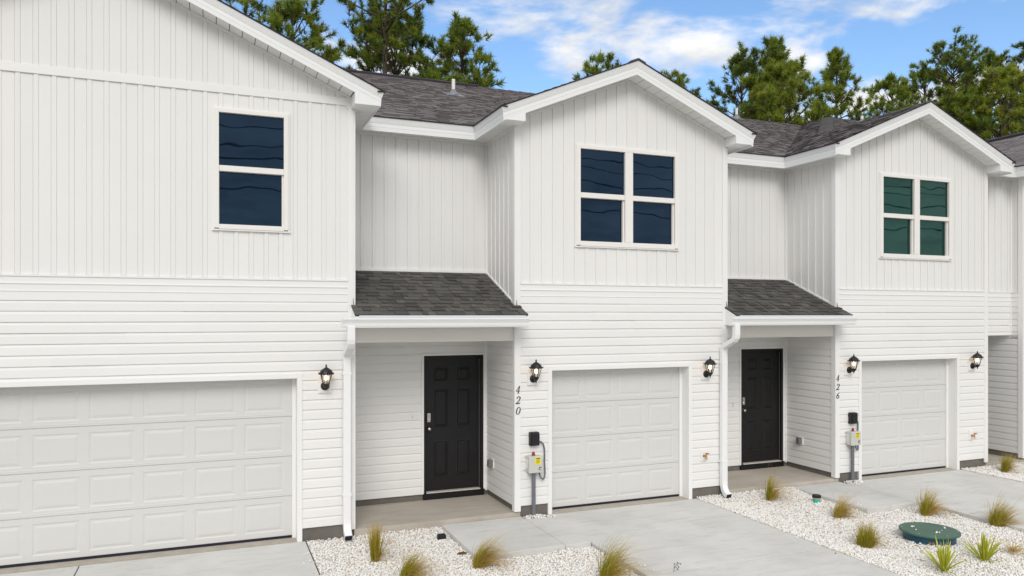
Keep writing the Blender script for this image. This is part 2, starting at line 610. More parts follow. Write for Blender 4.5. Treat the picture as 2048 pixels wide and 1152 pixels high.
LP = 0.1299                                    # lap exposure
LPROF = [(0.0, 0.001), (0.0, 0.0155), (0.004, 0.0165), (0.092, 0.0125), (0.104, 0.0095), (0.118, 0.004), (LP, 0.002)]


def lap_wall(parent, M, u0, u1, z0, rows, holes=(), seed=1, ztop=None):
    rnd = random.Random(seed)
    for r in range(rows):
        zb = z0 + r * LP
        zt = zb + LP
        if ztop is not None:
            zt = min(zt, ztop)
        segs = {}
        xs = sorted(set([u0, u1] + [x for h in holes for x in h[:2] if u0 < x < u1]))
        runs = []
        for c, d in zip(xs, xs[1:]):
            mid = (c + d) / 2
            iv = [(zb, zt)]
            for h in holes:
                if h[0] < mid < h[1]:
                    iv = subtract(iv, h[2], h[3])
            for lo, hi in iv:
                if runs and abs(runs[-1][1] - c) < 1e-6 and runs[-1][2:] == (lo, hi):
                    runs[-1] = (runs[-1][0], d, lo, hi)
                else:
                    runs.append((c, d, lo, hi))
        for c, d, lo, hi in runs:
            pieces = [(c, d, 0.0)]
            if d - c > 2.2:
                s = c + (d - c) * rnd.uniform(0.25, 0.75)
                pieces = [(c, s, 0.0), (s - 0.02, d, 0.0026)]
            for a, b, off in pieces:
                mb = MB()
                P = []
                for (h, o), (h2, o2) in zip(LPROF, LPROF[1:]):
                    za, zb2 = zb + h, zb + h2
                    if h2 == h:
                        if lo <= za <= hi:
                            P.append((za, o)); P.append((zb2, o2))
                        continue
                    A, B = max(za, lo), min(zb2, hi)
                    if B <= A:
                        continue
                    fa, fb = (A - za) / (zb2 - za), (B - za) / (zb2 - za)
                    P.append((A, o + (o2 - o) * fa)); P.append((B, o + (o2 - o) * fb))
                for (za, oa), (zb2, ob) in zip(P, P[1:]):
                    if abs(za - zb2) + abs(oa - ob) < 1e-6:
                        continue
                    mb.quad(M(a, oa + off, za), M(b, oa + off, za), M(b, ob + off, zb2), M(a, ob + off, zb2))
                if mb.f:
                    mb.build('siding_board', SID, parent)


def FX(y):                                     # wall facing the street at depth y
    return lambda u, o, z: (u, y - o, z)


def SX(x):                                     # wall facing -X at x (u runs along depth)
    return lambda u, o, z: (x - o, u, z)


def core(mb, x0, x1, y0, y1, z0, z1, holes=()):
    """sheathing with openings, as boxes between grid lines"""
    xs = sorted(set([x0, x1] + [h[0] for h in holes] + [h[1] for h in holes]))
    zs = sorted(set([z0, z1] + [h[2] for h in holes] + [h[3] for h in holes]))
    for a, b in zip(xs, xs[1:]):
        for c, d in zip(zs, zs[1:]):
            mx, mz = (a + b) / 2, (c + d) / 2
            if any(h[0] < mx < h[1] and h[2] < mz < h[3] for h in holes):
                continue
            mb.box(a, b, y0, y1, c, d)


# ------------------------------------------------------------------ roofs
MP = 5 / 12.0
SOF = 5.755                                    # soffit level


def shingle_plane(poly, eave_dir, name, mat, parent, course=0.143, lift=0.019):
    """convex roof polygon (world points) in courses, each strip's butt edge lifted over the one below"""
    P = [Vector(p) for p in poly]
    u = Vector(eave_dir).normalized()
    n = None
    for i in range(1, len(P) - 1):
        c = (P[i] - P[0]).cross(P[i + 1] - P[0])
        if c.length > 1e-6:
            n = c.normalized(); break
    if n.z < 0:
        n = -n
    v = n.cross(u)
    if v.z < 0:
        v = -v
    o = P[0]
    q = [((p - o).dot(u), (p - o).dot(v)) for p in P]
    lo, hi = min(a[1] for a in q), max(a[1] for a in q)
    mb = MB(); tones = []
    rnd = random.Random(int(abs(P[0].x * 31 + P[1].y * 17 + P[2].x * 7) * 10))

    def clip(pts, ax, sg, lim):
        out = []
        for i in range(len(pts)):
            a, b = pts[i], pts[(i + 1) % len(pts)]
            ia, ib = (a[ax] - lim) * sg >= -1e-9, (b[ax] - lim) * sg >= -1e-9
            if ia:
                out.append(a)
            if ia != ib:
                t = (lim - a[ax]) / (b[ax] - a[ax])
                out.append((a[0] + (b[0] - a[0]) * t, a[1] + (b[1] - a[1]) * t))
        return out
    vv = lo
    while vv < hi - 1e-4:
        row = clip(clip(q, 1, 1, vv), 1, -1, min(vv + course, hi))
        if len(row) >= 3:
            x = min(a for a, b in row)
            xe = max(a for a, b in row)
            thick = rnd.random() < 0.5
            while x < xe - 1e-4:
                x2 = min(xe, x + rnd.uniform(0.12, 0.36))
                if xe - x2 < 0.06:
                    x2 = xe
                c = clip(clip(row, 0, 1, x), 0, -1, x2)
                lf = lift * (1.0 if thick else 0.45) * rnd.uniform(0.85, 1.15)
                thick = not thick if rnd.random() < 0.8 else thick
                tn = rnd.random()
                if len(c) >= 3:
                    mb.poly([tuple(o + u * a + v * b + n * (lf * (1 - 0.8 * (b - vv) / course) + 0.002)) for a, b in c])
                    tones += [tn] * len(c)
                    low = [a for a, b in c if abs(b - vv) < 1e-6]
                    if len(low) >= 2:
                        a0, a1 = min(low), max(low)
                        w0, w1 = o + u * a0 + v * vv, o + u * a1 + v * vv
                        mb.quad(tuple(w0 - n * 0.003), tuple(w1 - n * 0.003), tuple(w1 + n * (lf + 0.002)), tuple(w0 + n * (lf + 0.002)))
                        tones += [0.1] * 4
                x = x2
        vv += course
    dk = MB(); dk.poly([tuple(p - n * 0.004) for p in P])
    root = dk.build(name, RIDGE, parent)
    ob = mb.build('shingles', mat, root)
    at = ob.data.attributes.new('tone', 'FLOAT', 'POINT')
    at.data.foreach_set('value', tones)
    ob['kind'] = 'stuff'
    return root


FAS = [(0.0, -0.215), (0.002, -0.158), (0.005, -0.155), (0.005, -0.104), (0.009, -0.1), (0.034, -0.02), (0.034, -0.012), (-0.012, -0.012), (-0.012, -0.215)]


def fascia(parent, p0, p1, outdir, name='fascia', h=1.0, m0=0.0, m1=0.0):
    """moulded fascia from p0 to p1 (top line); outdir horizontal unit. m0/m1: shift per unit of 'out' along the run (mitres)"""
    p0, p1, od = Vector(p0), Vector(p1), Vector(outdir)
    d = (p1 - p0)
    hd = Vector((d.x, d.y, 0)).normalized()
    sl = d.z / max(math.hypot(d.x, d.y), 1e-9)
    r0, r1 = [], []
    for o, z in FAS:
        a = p0 + od * o + Vector((0, 0, z * h)) + (hd + Vector((0, 0, sl))) * (m0 * o)
        b = p1 + od * o + Vector((0, 0, z * h)) + (hd + Vector((0, 0, sl))) * (m1 * o)
        r0.append(tuple(a)); r1.append(tuple(b))
    return MB().prism(r0, r1).build(name, COIL, parent)


def roof_edge(parent, p0, p1, outdir, o0=-0.05, o1=0.046):
    """dark shingle edge along an eave or rake"""
    p0, p1, od = Vector(p0), Vector(p1), Vector(outdir)
    z = Vector((0, 0, 1))
    r0 = [p0 + od * o0 - z * 0.011, p0 + od * o1 - z * 0.011, p0 + od * o1 + z * 0.006, p0 + od * o0 + z * 0.006]
    r1 = [p + (p1 - p0) for p in r0]
    return MB().prism([tuple(a) for a in r0], [tuple(a) for a in r1]).build('shingle_edge', RIDGE, parent)


def rake_soffit(parent, xa, za, xb, zb, y0, y1, step=0.152):
    """sloped soffit boards from (xa,za) to (xb,zb) between depths y0<y1"""
    L = abs(xb - xa)
    n = max(1, int(round(L / step)))
    for i in range(n):
        t0, t1 = i / n, (i + 1) / n
        g = 0.008 / L
        t1g = t1 - g
        xs = [xa + (xb - xa) * t for t in (t0, t1g)]
        zs = [za + (zb - za) * t for t in (t0, t1g)]
        mb = MB()
        mb.prism([(xs[0], y0, zs[0]), (xs[0], y1, zs[0]), (xs[0], y1, zs[0] + 0.012), (xs[0], y0, zs[0] + 0.012)],
                 [(xs[1], y0, zs[1]), (xs[1], y1, zs[1]), (xs[1], y1, zs[1] + 0.012), (xs[1], y0, zs[1] + 0.012)])
        mb.build('soffit_board', SOFF, parent)
    # backing whose dark colour stands for the attic shade in the joints
    MB().prism([(xa, y0, za + 0.03), (xa, y1, za + 0.03), (xa, y1, za + 0.035), (xa, y0, za + 0.035)],
               [(xb, y0, zb + 0.03), (xb, y1, zb + 0.03), (xb, y1, zb + 0.035), (xb, y0, zb + 0.035)]).build('soffit_backing', FOUND, parent)


def eave_soffit(parent, x0, x1, y0, y1, along, z=SOF, step=0.152, ends=(0, 0)):
    L = (x1 - x0) if along == 'x' else (y1 - y0)
    n = max(1, int(round(L / step)))
    for i in range(n):
        a, b = i / n * L, (i + 1) / n * L - 0.007
        if along == 'x':
            MB().box(x0 + a, x0 + b, y0, y1, z, z + 0.012).build('soffit_board', SOFF, parent)
        else:
            MB().box(x0, x1, y0 + a, y0 + b, z, z + 0.012).build('soffit_board', SOFF, parent)
    MB().box(x0, x1, y0, y1, z + 0.03, z + 0.035).build('soffit_backing', FOUND, parent)  # dark colour paints the shade between the boards


# ------------------------------------------------------------------ panels, doors, windows
def ringed(mb, x0, x1, z0, z1, y, rings):
    """embossed rectangle facing -Y: rings = [(inset, out)], last ring is capped"""
    prev = None
    for ins, out in rings:
        r = [(x0 + ins, y - out, z0 + ins), (x1 - ins, y - out, z0 + ins), (x1 - ins, y - out, z1 - ins), (x0 + ins, y - out, z1 - ins)]
        if prev:
            for k in range(4):
                j = (k + 1) % 4
                mb.quad(prev[k], prev[j], r[j], r[k])
        prev = r
    mb.quad(*prev)


def sheet(mb, x0, x1, z0, z1, y, holes):
    xs = sorted(set([x0, x1] + [h[0] for h in holes] + [h[1] for h in holes]))
    zs = sorted(set([z0, z1] + [h[2] for h in holes] + [h[3] for h in holes]))
    for a, b in zip(xs, xs[1:]):
        for c, d in zip(zs, zs[1:]):
            mx, mz = (a + b) / 2, (c + d) / 2
            if any(h[0] < mx < h[1] and h[2] < mz < h[3] for h in holes):
                continue
            mb.quad((a, y, c), (b, y, c), (b, y, d), (a, y, d))


def garage_door(house, x0, x1, cols, first_left, pitch, pw, y=0.2, z0=0.03, z1=2.15):
    door = MB()
    door.box(x0, x1, y + 0.03, y + 0.07, z0 - 0.01, z1)
    d = door.build('garage_door', GDOOR, house)
    h = (z1 - z0) / 4
    for r in range(4):
        a, b = z0 + r * h, z0 + (r + 1) * h
        ph = []
        for c in range(cols):
            px0 = first_left + c * pitch
            ph.append((px0, px0 + pw, a + 0.075, b - 0.075))
        s = MB()
        sheet(s, x0, x1, a + 0.007, b - 0.004, y, ph)
        # rounded tongue at the section joints
        s.quad((x0, y + 0.012, a), (x1, y + 0.012, a), (x1, y, a + 0.007), (x0, y, a + 0.007))
        s.quad((x0, y, b - 0.004), (x1, y, b - 0.004), (x1, y + 0.012, b), (x0, y + 0.012, b))
        if r:
            for zz in (a + 0.035,):
                s.quad((x0, y, zz - 0.006), (x1, y, zz - 0.006), (x1, y - 0.003, zz), (x0, y - 0.003, zz))
                s.quad((x0, y - 0.003, zz), (x1, y - 0.003, zz), (x1, y, zz + 0.006), (x0, y, zz + 0.006))
        s.build('door_section', GDOOR, d)
        for q in ph:
            p = MB()
            ringed(p, *q, y, [(0, 0), (0.014, -0.0055), (0.026, -0.0055), (0.056, 0.0005)])
            p.build('door_panel', GDOOR, d)
    MB().box(x0, x1, y - 0.012, y + 0.04, z0 - 0.028, z0 + 0.004).build('bottom_seal', SEAL, d)
    return d


def garage_trim(house, x0, x1, zt, y=0.2):
    """casing, jambs and stops round an opening x0..x1"""
    w_ = 0.066
    c = MB()
    c.box(x0 - w_, x0, -0.024, 0.02, -0.01, zt + w_)
    c.box(x1, x1 + w_, -0.024, 0.02, -0.01, zt + w_)
    c.box(x0, x1, -0.024, 0.02, zt, zt + w_)
    c.build('garage_casing', TRIM, house, bevel=0.004)
    j = MB()
    j.box(x0 - 0.03, x0, 0.02, y + 0.08, -0.01, zt)
    j.box(x1, x1 + 0.03, 0.02, y + 0.08, -0.01, zt)
    j.box(x0 - 0.03, x1 + 0.03, 0.02, y + 0.08, zt, zt + 0.03)
    j.box(x0, x0 + 0.012, y - 0.03, y - 0.002, 0.0, zt)
    j.box(x1 - 0.045, x1, y - 0.03, y - 0.002, 0.0, zt)
    j.box(x0 + 0.012, x1 - 0.045, y - 0.03, y - 0.002, zt - 0.02, zt)
    j.build('garage_jamb', TRIM, house)
    MB().box(x0 - 0.02, x1 + 0.02, -0.02, 0.6, -0.25, 0.004).build('garage_sill', APRON, house)


def window(house, x0, x1, z0, z1, glass, lites, zr0, zr1, side=0.085, top=0.075, bot=0.09, mull=0.14):
    """single-hung units side by side; zr0..zr1 is the meeting rail"""
    t = MB()                                               # J trim round the unit
    e = 0.02
    x0, x1, z0, z1 = x0 + e, x1 - e, z0 + 0.026, z1 - e
    side, top, bot = side - e, top - e, bot - 0.026
    t.box(x0 - e, x0, -0.03, 0.02, z0 - 0.012, z1 + e); t.box(x1, x1 + e, -0.03, 0.02, z0 - 0.012, z1 + e)
    t.box(x0, x1, -0.03, 0.02, z1, z1 + e)
    t.box(x0 - e - 0.008, x1 + e + 0.008, -0.036, 0.02, z0 - 0.03, z0 - 0.0115)
    wd = t.build('window', TRIM, house)
    f = MB()
    wl_ = (x1 - x0 - 2 * side - mull * (lites - 1)) / lites
    f.box(x0, x0 + side, -0.045, 0.06, z0, z1); f.box(x1 - side, x1, -0.045, 0.06, z0, z1)
    f.box(x0 + side, x1 - side, -0.045, 0.06, z1 - top, z1)
    f.box(x0 + side, x1 - side, -0.045, 0.06, z0 - 0.012, z0 + bot)
    for k in range(1, lites):
        a = x0 + side + k * wl_ + (k - 1) * mull
        f.box(a, a + mull, -0.045, 0.06, z0 + bot, z1 - top)
    f.build('window_frame', WFR, wd, bevel=0.004)
    for k in range(lites):
        a = x0 + side + k * (wl_ + mull)
        b = a + wl_
        MB().box(a, b, -0.032, 0.05, zr0, zr1).build('meeting_rail', WFR, wd, bevel=0.004)
        MB().box(a, b, 0.0, 0.012, zr1, z1 - top).build('pane', glass, wd)
        s = MB()                                            # lower sash stiles, set back
        s.box(a, a + 0.004, -0.02, 0.05, z0 + bot, zr0)
        s.box(b - 0.022, b, 0.0, 0.05, z0 + bot, zr0)
        s.build('sash', WFR, wd)
        MB().box(a + 0.004, b - 0.022, 0.036, 0.048, z0 + bot, zr0).build('pane', glass, wd)
    return wd


def front_door(house, x0, y, z0=0.075):
    """six-panel black door in a black frame, hinged on the side away from the lock. x0: left edge of the frame"""
    x1 = x0 + 0.99
    zt = 2.335
    t = MB()                                               # white outer trim
    t.box(x0 - 0.034, x0, y - 0.026, y + 0.02, z0 + 0.09, zt + 0.034)
    t.box(x1, x1 + 0.034, y - 0.026, y + 0.02, z0 + 0.09, zt + 0.034)
    t.box(x0, x1, y - 0.026, y + 0.02, zt, zt + 0.034)
    d = t.build('front_door', TRIM, house)
    f = MB()
    f.box(x0, x0 + 0.035, y - 0.02, y + 0.12, z0 + 0.1, zt)
    f.box(x1 - 0.05, x1, y - 0.02, y + 0.12, z0 + 0.1, zt)
    f.box(x0 + 0.035, x1 - 0.05, y - 0.02, y + 0.12, zt - 0.04, zt)
    f.box(x0 - 0.01, x1 + 0.006, y - 0.035, y + 0.1, z0, z0 + 0.1)
    f.build('door_frame', BLACKD, d)
    MB().box(x0 + 0.04, x1 - 0.06, y - 0.045, y + 0.06, z0 + 0.101, z0 + 0.116).build('door_sill', SILL, d)
    MB().box(x1 - 0.064, x1 - 0.056, y + 0.012, y + 0.02, z0 + 0.13, zt - 0.06).build('weather_strip', GREYO, d)
    sx0, sx1, sz0, sz1 = x0 + 0.038, x1 - 0.066, z0 + 0.125, zt - 0.045
    W_, H_ = sx1 - sx0, sz1 - sz0
    ys = y + 0.035
    holes = []
    for (a, b) in ((0.155, 0.42), (0.58, 0.845)):
        for (c, dd) in ((0.10, 0.375), (0.475, 0.765), (0.85, 0.955)):
            if c == 0.85:
                c, dd = 0.825, 0.93
            holes.append((sx0 + a * W_, sx0 + b * W_, sz0 + c * H_, sz0 + dd * H_))
    s = MB()
    sheet(s, sx0, sx1, sz0, sz1, ys, holes)
    s.box(sx0, sx1, ys + 0.012, ys + 0.04, sz0, sz1)
    s.build('door_leaf', BLACKD, d)
    for h in holes:
        p = MB()
        ringed(p, *h, ys, [(0, 0), (0.012, 0.004), (0.026, -0.009), (0.034, -0.009), (0.05, 0.001)])
        p.build('door_panel', BLACKD, d)
    kx = sx0 + 0.055
    MB().lathe([(0.03, 0.0), (0.03, 0.006), (0.012, 0.012), (0.012, 0.03), (0.026, 0.042), (0.03, 0.055), (0.02, 0.066), (0.002, 0.069)], (kx, ys, 1.18), 16, 'y').build('door_knob', STEEL, d, smooth=True)
    db = MB().box(kx - 0.028, kx + 0.028, ys - 0.018, ys, 1.285, 1.425)
    db.lathe([(0.02, 0.018), (0.02, 0.03), (0.004, 0.034)], (kx, ys, 1.318), 14, 'y')
    db.box(kx - 0.014, kx + 0.014, ys - 0.024, ys - 0.018, 1.36, 1.41)
    db.build('deadbolt', STEEL, d, bevel=0.004)
    return d


def corner_post(house, x, sgn, ysgn_depth, z0, z1, wd=0.075):
    """outside corner trim at (x, 0): front leg on the street face, side leg on the wall running back; sgn=+1 house lies to +x"""
    m = MB()
    m.box(min(x, x + sgn * wd), max(x, x + sgn * wd), -0.026, -0.002, z0, z1)
    m.box(min(x - sgn * 0.026, x), max(x - sgn * 0.026, x), -0.026, ysgn_depth, z0, z1)
    return m.build('corner_post', TRIM, house, bevel=0.004)


def transition_band(house, M, u0, u1):
    """trim between upright panels and lap siding: drip ledge, flat, bead, flat"""
    prof = [(3.148, 0.004), (3.148, 0.016), (3.25, 0.017), (3.253, 0.024), (3.262, 0.024), (3.266, 0.019), (3.335, 0.02), (3.34, 0.03), (3.352, 0.03),
            (3.356, 0.021), (3.425, 0.021), (3.428, 0.034), (3.447, 0.034), (3.452, 0.0)]
    m = MB()
    for (a, o), (b, p) in zip(prof, prof[1:]):
        m.quad(M(u0, o, a), M(u1, o, a), M(u1, p, b), M(u0, p, b))
    return m.build('transition_trim', TRIM, house)

# ------------------------------------------------------------------ ground, drives, walks
def structure(mb, name, mat, **k):
    o = mb.build(name, mat, **k)
    o['kind'] = 'structure'
    return o


g = MB()
g.quad((-1500, -1500, -0.26), (1500, -1500, -0.26), (1500, 1500, -0.26), (-1500, 1500, -0.26))
structure(g, 'ground', EARTH)
structure(MB().box(-300, 300, -22, -15, -0.3, -0.1), 'road', ASPH)


def slab_group(name, rects, zt, mat, gap=0.014, zb=-0.25):
    root = bpy.data.objects.new(name, None)
    COL.objects.link(root)
    root['kind'] = 'structure'
    ORG[root.name] = Vector((0, 0, 0))
    for (x0, x1, y0, y1) in rects:
        MB().box(x0 + gap / 2, x1 - gap / 2, y0 + gap / 2, y1 - gap / 2, zb, zt).build('concrete_slab', mat, root, bevel=0.006)
    xs = [r[0] for r in rects] + [r[1] for r in rects]
    ys = [r[2] for r in rects] + [r[3] for r in rects]
    for (x0, x1, y0, y1) in rects:
        MB().box(x0 + 0.01, x1 - 0.01, y0 + 0.01, y1 - 0.01, zb, zt - 0.03).build('joint_base', FOUND, root)
    return root


slab_group('driveway', [(-3.95, -1.44, -3.6, -0.022), (-1.44, 1.17, -3.6, -0.022), (-3.95, -1.44, -15, -3.6), (-1.44, 1.17, -15, -3.6)], 0.0, CONC)
slab_group('driveway', [(4.625, 7.325, -2.83, -0.022), (4.625, 7.325, -6.2, -2.83), (4.625, 7.325, -15, -6.2)], 0.0, CONC)
slab_group('driveway', [(10.5, 13.41, -2.83, -0.022), (10.5, 13.41, -6.2, -2.83), (10.5, 13.41, -15, -6.2)], 0.0, CONC)
slab_group('walkway', [(3.03, 4.25, -1.5, -0.006), (4.25, 4.623, -1.5, -0.16)], 0.012, CONC, gap=0.006)
slab_group('walkway', [(9.31, 10.38, -1.6, -0.006), (10.38, 10.498, -1.6, -0.16)], 0.012, CONC, gap=0.006)
slab_group('porch_slab', [(1.80, 4.25, 0.0, 1.25)], 0.072, CONCP)
slab_group('porch_slab', [(7.92, 10.38, 0.0, 1.25)], 0.072, CONCP)
slab_group('porch_slab', [(14.16, 15.4, 0.0, 2.25)], 0.05, CONCP)

# ------------------------------------------------------------------ townhouses
ROWS = 23
D = 1.235


def fascia_gable(house, x0, x1, xr, za, m, h, y0=-0.31, left_back=None, right_back=None, left=True, right=True):
    """rake fascias, soffits and eave returns of a street gable. za: top of the rake at the ridge"""
    zt = lambda x: za - m * abs(x - xr)
    so = 0.215 * h - 0.01
    eo = 0.31
    for sgn, xc, on, back in ((-1, x0, left, left_back), (1, x1, right, right_back)):
        if not on:
            continue
        xe = xc + sgn * eo
        fascia(house, (xe, y0, zt(xe)), (xr, y0, za), (0, -1, 0), 'rake_fascia', h, m0=-1)
        roof_edge(house, (xe + sgn * 0.045, y0, zt(xe + sgn * 0.045)), (xr, y0, za), (0, -1, 0))
        rake_soffit(house, xr, za - so, xc - sgn * 0.035, zt(xc - sgn * 0.035) - so, y0, 0.004)
        # boxed return at the foot of the rake
        xi = xc - sgn * 0.03
        a = [(xe, SOF - 0.005), (xi, SOF - 0.005), (xi, zt(xi) - so + 0.01), (xe, zt(xe) - so + 0.01)]
        MB().prism([(x, y0 - 0.0015, z) for x, z in a], [(x, 0.0, z) for x, z in a]).build('eave_return', COIL, house)
        xk = xc - sgn * 0.085
        MB().prism([(xc, -0.024, SOF - 0.004), (xk, -0.024, SOF - 0.004), (xk, -0.024, zt(xk) - so), (xc, -0.024, zt(xc) - so)],
                   [(xc, 0.03, SOF - 0.004), (xk, 0.03, SOF - 0.004), (xk, 0.03, zt(xk) - so), (xc, 0.03, zt(xc) - so)]).build('frieze_block', TRIM, house)
        # thin trim under the rake where the siding stops
        zz = lambda x: zt(x) - so
        MB().prism([(xr, -0.03, zz(xr) - 0.003), (xr, -0.0, zz(xr) - 0.003), (xr, -0.0, zz(xr) - 0.034), (xr, -0.03, zz(xr) - 0.034)],
                   [(xc - sgn * 0.03, -0.03, zz(xc - sgn * 0.03) - 0.003), (xc - sgn * 0.03, 0, zz(xc - sgn * 0.03) - 0.003),
                    (xc - sgn * 0.03, 0, zz(xc - sgn * 0.03) - 0.034), (xc - sgn * 0.03, -0.03, zz(xc - sgn * 0.03) - 0.034)]).build('rake_trim', TRIM, house)
        if back is not None:
            ez = zt(xe) - 0.008
            fascia(house, (xe, back, ez), (xe, y0, ez), (sgn, 0, 0), 'eave_fascia', h, m0=1, m1=1)
            roof_edge(house, (xe, back - 0.04, zt(xe + sgn * 0.045)), (xe, y0 - 0.045, zt(xe + sgn * 0.045)), (sgn, 0, 0))
            eave_soffit(house, min(xe, xc), max(xe, xc), 0.0, back + eo, 'y')
            MB().box(min(xc, xc + sgn * 0.028), max(xc, xc + sgn * 0.028), 0.0, back + eo, SOF - 0.036, SOF - 0.001).build('soffit_trim', TRIM, house)


def back_eave(house, xa, xb, ye, zt, h):
    fascia(house, (xa, ye, zt), (xb, ye, zt), (0, -1, 0), 'eave_fascia', h, m0=1, m1=-1)
    roof_edge(house, (xa - 0.03, ye, zt - 0.006), (xb + 0.03, ye, zt - 0.006), (0, -1, 0))
    eave_soffit(house, xa, xb, ye, ye + 0.31, 'x')
    MB().box(xa - 0.28, xb + 0.28, ye + 0.28, ye + 0.309, SOF - 0.036, SOF - 0.001).build('soffit_trim', TRIM, house)


def rect_pipe(mb, pts, xc, w_, d_):
    """rectangular downspout: pts (y, z) path"""
    rings = []
    for k, (y, z) in enumerate(pts):
        a = pts[max(k - 1, 0)]; b = pts[min(k + 1, len(pts) - 1)]
        t = Vector((0, b[0] - a[0], b[1] - a[1])).normalized()
        n = Vector((0, -t.z, t.y))
        p = Vector((xc, y, z))
        rings.append([tuple(p + Vector((-w_ / 2, 0, 0)) + n * d_ / 2), tuple(p + Vector((w_ / 2, 0, 0)) + n * d_ / 2),
                      tuple(p + Vector((w_ / 2, 0, 0)) - n * d_ / 2), tuple(p + Vector((-w_ / 2, 0, 0)) - n * d_ / 2)])
    i0 = len(mb.v)
    for r in rings:
        mb.v += r
    for k in range(len(rings) - 1):
        for j in range(4):
            q = (j + 1) % 4
            mb.f.append((i0 + 4 * k + j, i0 + 4 * k + q, i0 + 4 * k + 4 + q, i0 + 4 * k + 4 + j))
    mb.f.append((i0, i0 + 3, i0 + 2, i0 + 1))
    return rings[-1]


def porch_roof(house, xa, xb, seed):
    rnd = random.Random(seed)
    y0, z0 = -0.335, 2.972
    y1, z1 = D - 0.004, 3.648
    sl = (z1 - z0) / (y1 - y0)
    L = math.hypot(y1 - y0, z1 - z0)
    cy, cz = (y1 - y0) / L, (z1 - z0) / L
    deck = MB()
    for a, b, c, d in ((xa - 0.03, xb + 0.055, y0 + 0.01, 0.0), (xa + 0.003, xb - 0.003, 0.0, y1)):
        za, zb = z0 + (c - y0) * sl, z0 + (d - y0) * sl
        deck.prism([(a, c, za - 0.02), (b, c, za - 0.02), (b, c, za), (a, c, za)], [(a, d, zb - 0.02), (b, d, zb - 0.02), (b, d, zb), (a, d, zb)])
    root = deck.build('porch_roof', RIDGE, house)
    n = 13
    ex = L / n
    cache = {}

    def tab(w_, t):
        key = (round(w_, 3), t)
        if key in cache:
            return cache[key]
        mb = MB()
        le = ex * 1.04
        nn = (0, -cz, cy)

        def p(x, s, h):
            hh = h * (1 - 0.82 * s / le) if h > 0 else h
            return (x, s * cy + nn[1] * hh, s * cz + nn[2] * hh)
        lo = [p(0.001, 0, -0.001), p(w_ - 0.001, 0, -0.001), p(w_ - 0.001, le, -0.001), p(0.001, le, -0.001)]
        up = [p(0.001, 0, t), p(w_ - 0.001, 0, t), p(w_ - 0.001, le, t), p(0.001, le, t)]
        mb.prism(lo, up)
        o = mb.build('shingle', SHING, root, org=(0, 0, 0), loc=(0, 0, 0))
        cache[key] = o
        o['first'] = 1
        return o
    widths = (0.08, 0.11, 0.13, 0.16, 0.19, 0.23)
    for r in range(n):
        yy, zz = y0 + r * ex * cy, z0 + r * ex * cz
        a, b = (xa - 0.035, xb + 0.06) if yy < -0.03 else (xa + 0.004, xb - 0.004)
        x = a
        thick = rnd.random() < 0.5
        while x < b - 0.001:
            w_ = rnd.choice(widths)
            if b - x - w_ < 0.06:
                w_ = round(b - x, 3)
                if w_ > 0.34:
                    w_ = 0.2
            t = 0.022 if thick else 0.009
            thick = not thick if rnd.random() < 0.85 else thick
            o = tab(w_, t)
            loc = Vector((x, yy, zz)) - ORG[root.name]
            if o.get('first'):
                o.location = loc
                del o['first']
            else:
                inst(o, root, loc)
            x += w_
    # boxed eave, drip edge, gutter
    e = [(0.0, 2.81), (-0.325, 2.81), (-0.325, z0 - 0.01), (0.0, z0 + 0.325 * sl - 0.015)]
    MB().prism([(xa - 0.028, y, z) for y, z in e], [(xb + 0.05, y, z) for y, z in e]).build('porch_eave', COIL, house)
    MB().box(xa + 0.02, xb + 0.03, -0.337, -0.326, 2.925, 2.969).build('drip_edge', RFLASH, house)
    ga, gb = xa - 0.205, xb + 0.025
    gp = [(-0.338, 2.935), (-0.338, 2.806), (-0.412, 2.806), (-0.424, 2.83), (-0.43, 2.868), (-0.45, 2.905), (-0.458, 2.915), (-0.458, 2.935), (-0.446, 2.935),
          (-0.44, 2.918), (-0.35, 2.918), (-0.35, 2.935)]
    gut = MB()
    for p, q in zip(gp, gp[1:]):
        gut.quad((ga, p[0], p[1]), (gb, p[0], p[1]), (gb, q[0], q[1]), (ga, q[0], q[1]))
    for x, s in ((ga, -1), (gb, 1)):
        gut.prism([(x, y, z) for y, z in gp[:8]], [(x + s * 0.006, y, z) for y, z in gp[:8]])
    gt = gut.build('gutter', COIL, house)
    # beam and porch ceiling
    MB().box(xa + 0.004, xb - 0.024, 0.02, 0.16, 2.597, 2.815).build('porch_beam', BEAM, house)
    MB().box(xa + 0.004, xb - 0.004, 0.16, D - 0.004, 2.62, 2.64).build('porch_ceiling', SOFF, house)
    # downspout with offset elbow, straps and kick-out
    xc = xa - 0.098
    dp = MB()
    end = rect_pipe(dp, [(-0.40, 2.83), (-0.40, 2.66), (-0.39, 2.615), (-0.36, 2.575), (-0.12, 2.47), (-0.085, 2.44), (-0.072, 2.39), (-0.072, 0.25),
                         (-0.08, 0.18), (-0.105, 0.115), (-0.15, 0.062), (-0.215, 0.03)], xc, 0.098, 0.078)
    ds = dp.build('downspout', COIL, gt, bevel=0.006)
    op = MB()
    c = Vector(end[0]) + Vector(end[1]) + Vector(end[2]) + Vector(end[3])
    c = c / 4
    q = [tuple(c + (Vector(p) - c) * 0.86 + Vector((0, -0.004, -0.002))) for p in end]
    op.prism(q, [tuple(Vector(p) + Vector((0, 0.012, 0.004))) for p in q])
    op.build('outlet', SEAL, gt)  # dark plug painted as the shade inside the open spout end
    for z in (2.18, 0.56):
        MB().box(xc - 0.06, xc + 0.06, -0.114, -0.02, z, z + 0.03).build('strap', COIL, gt)
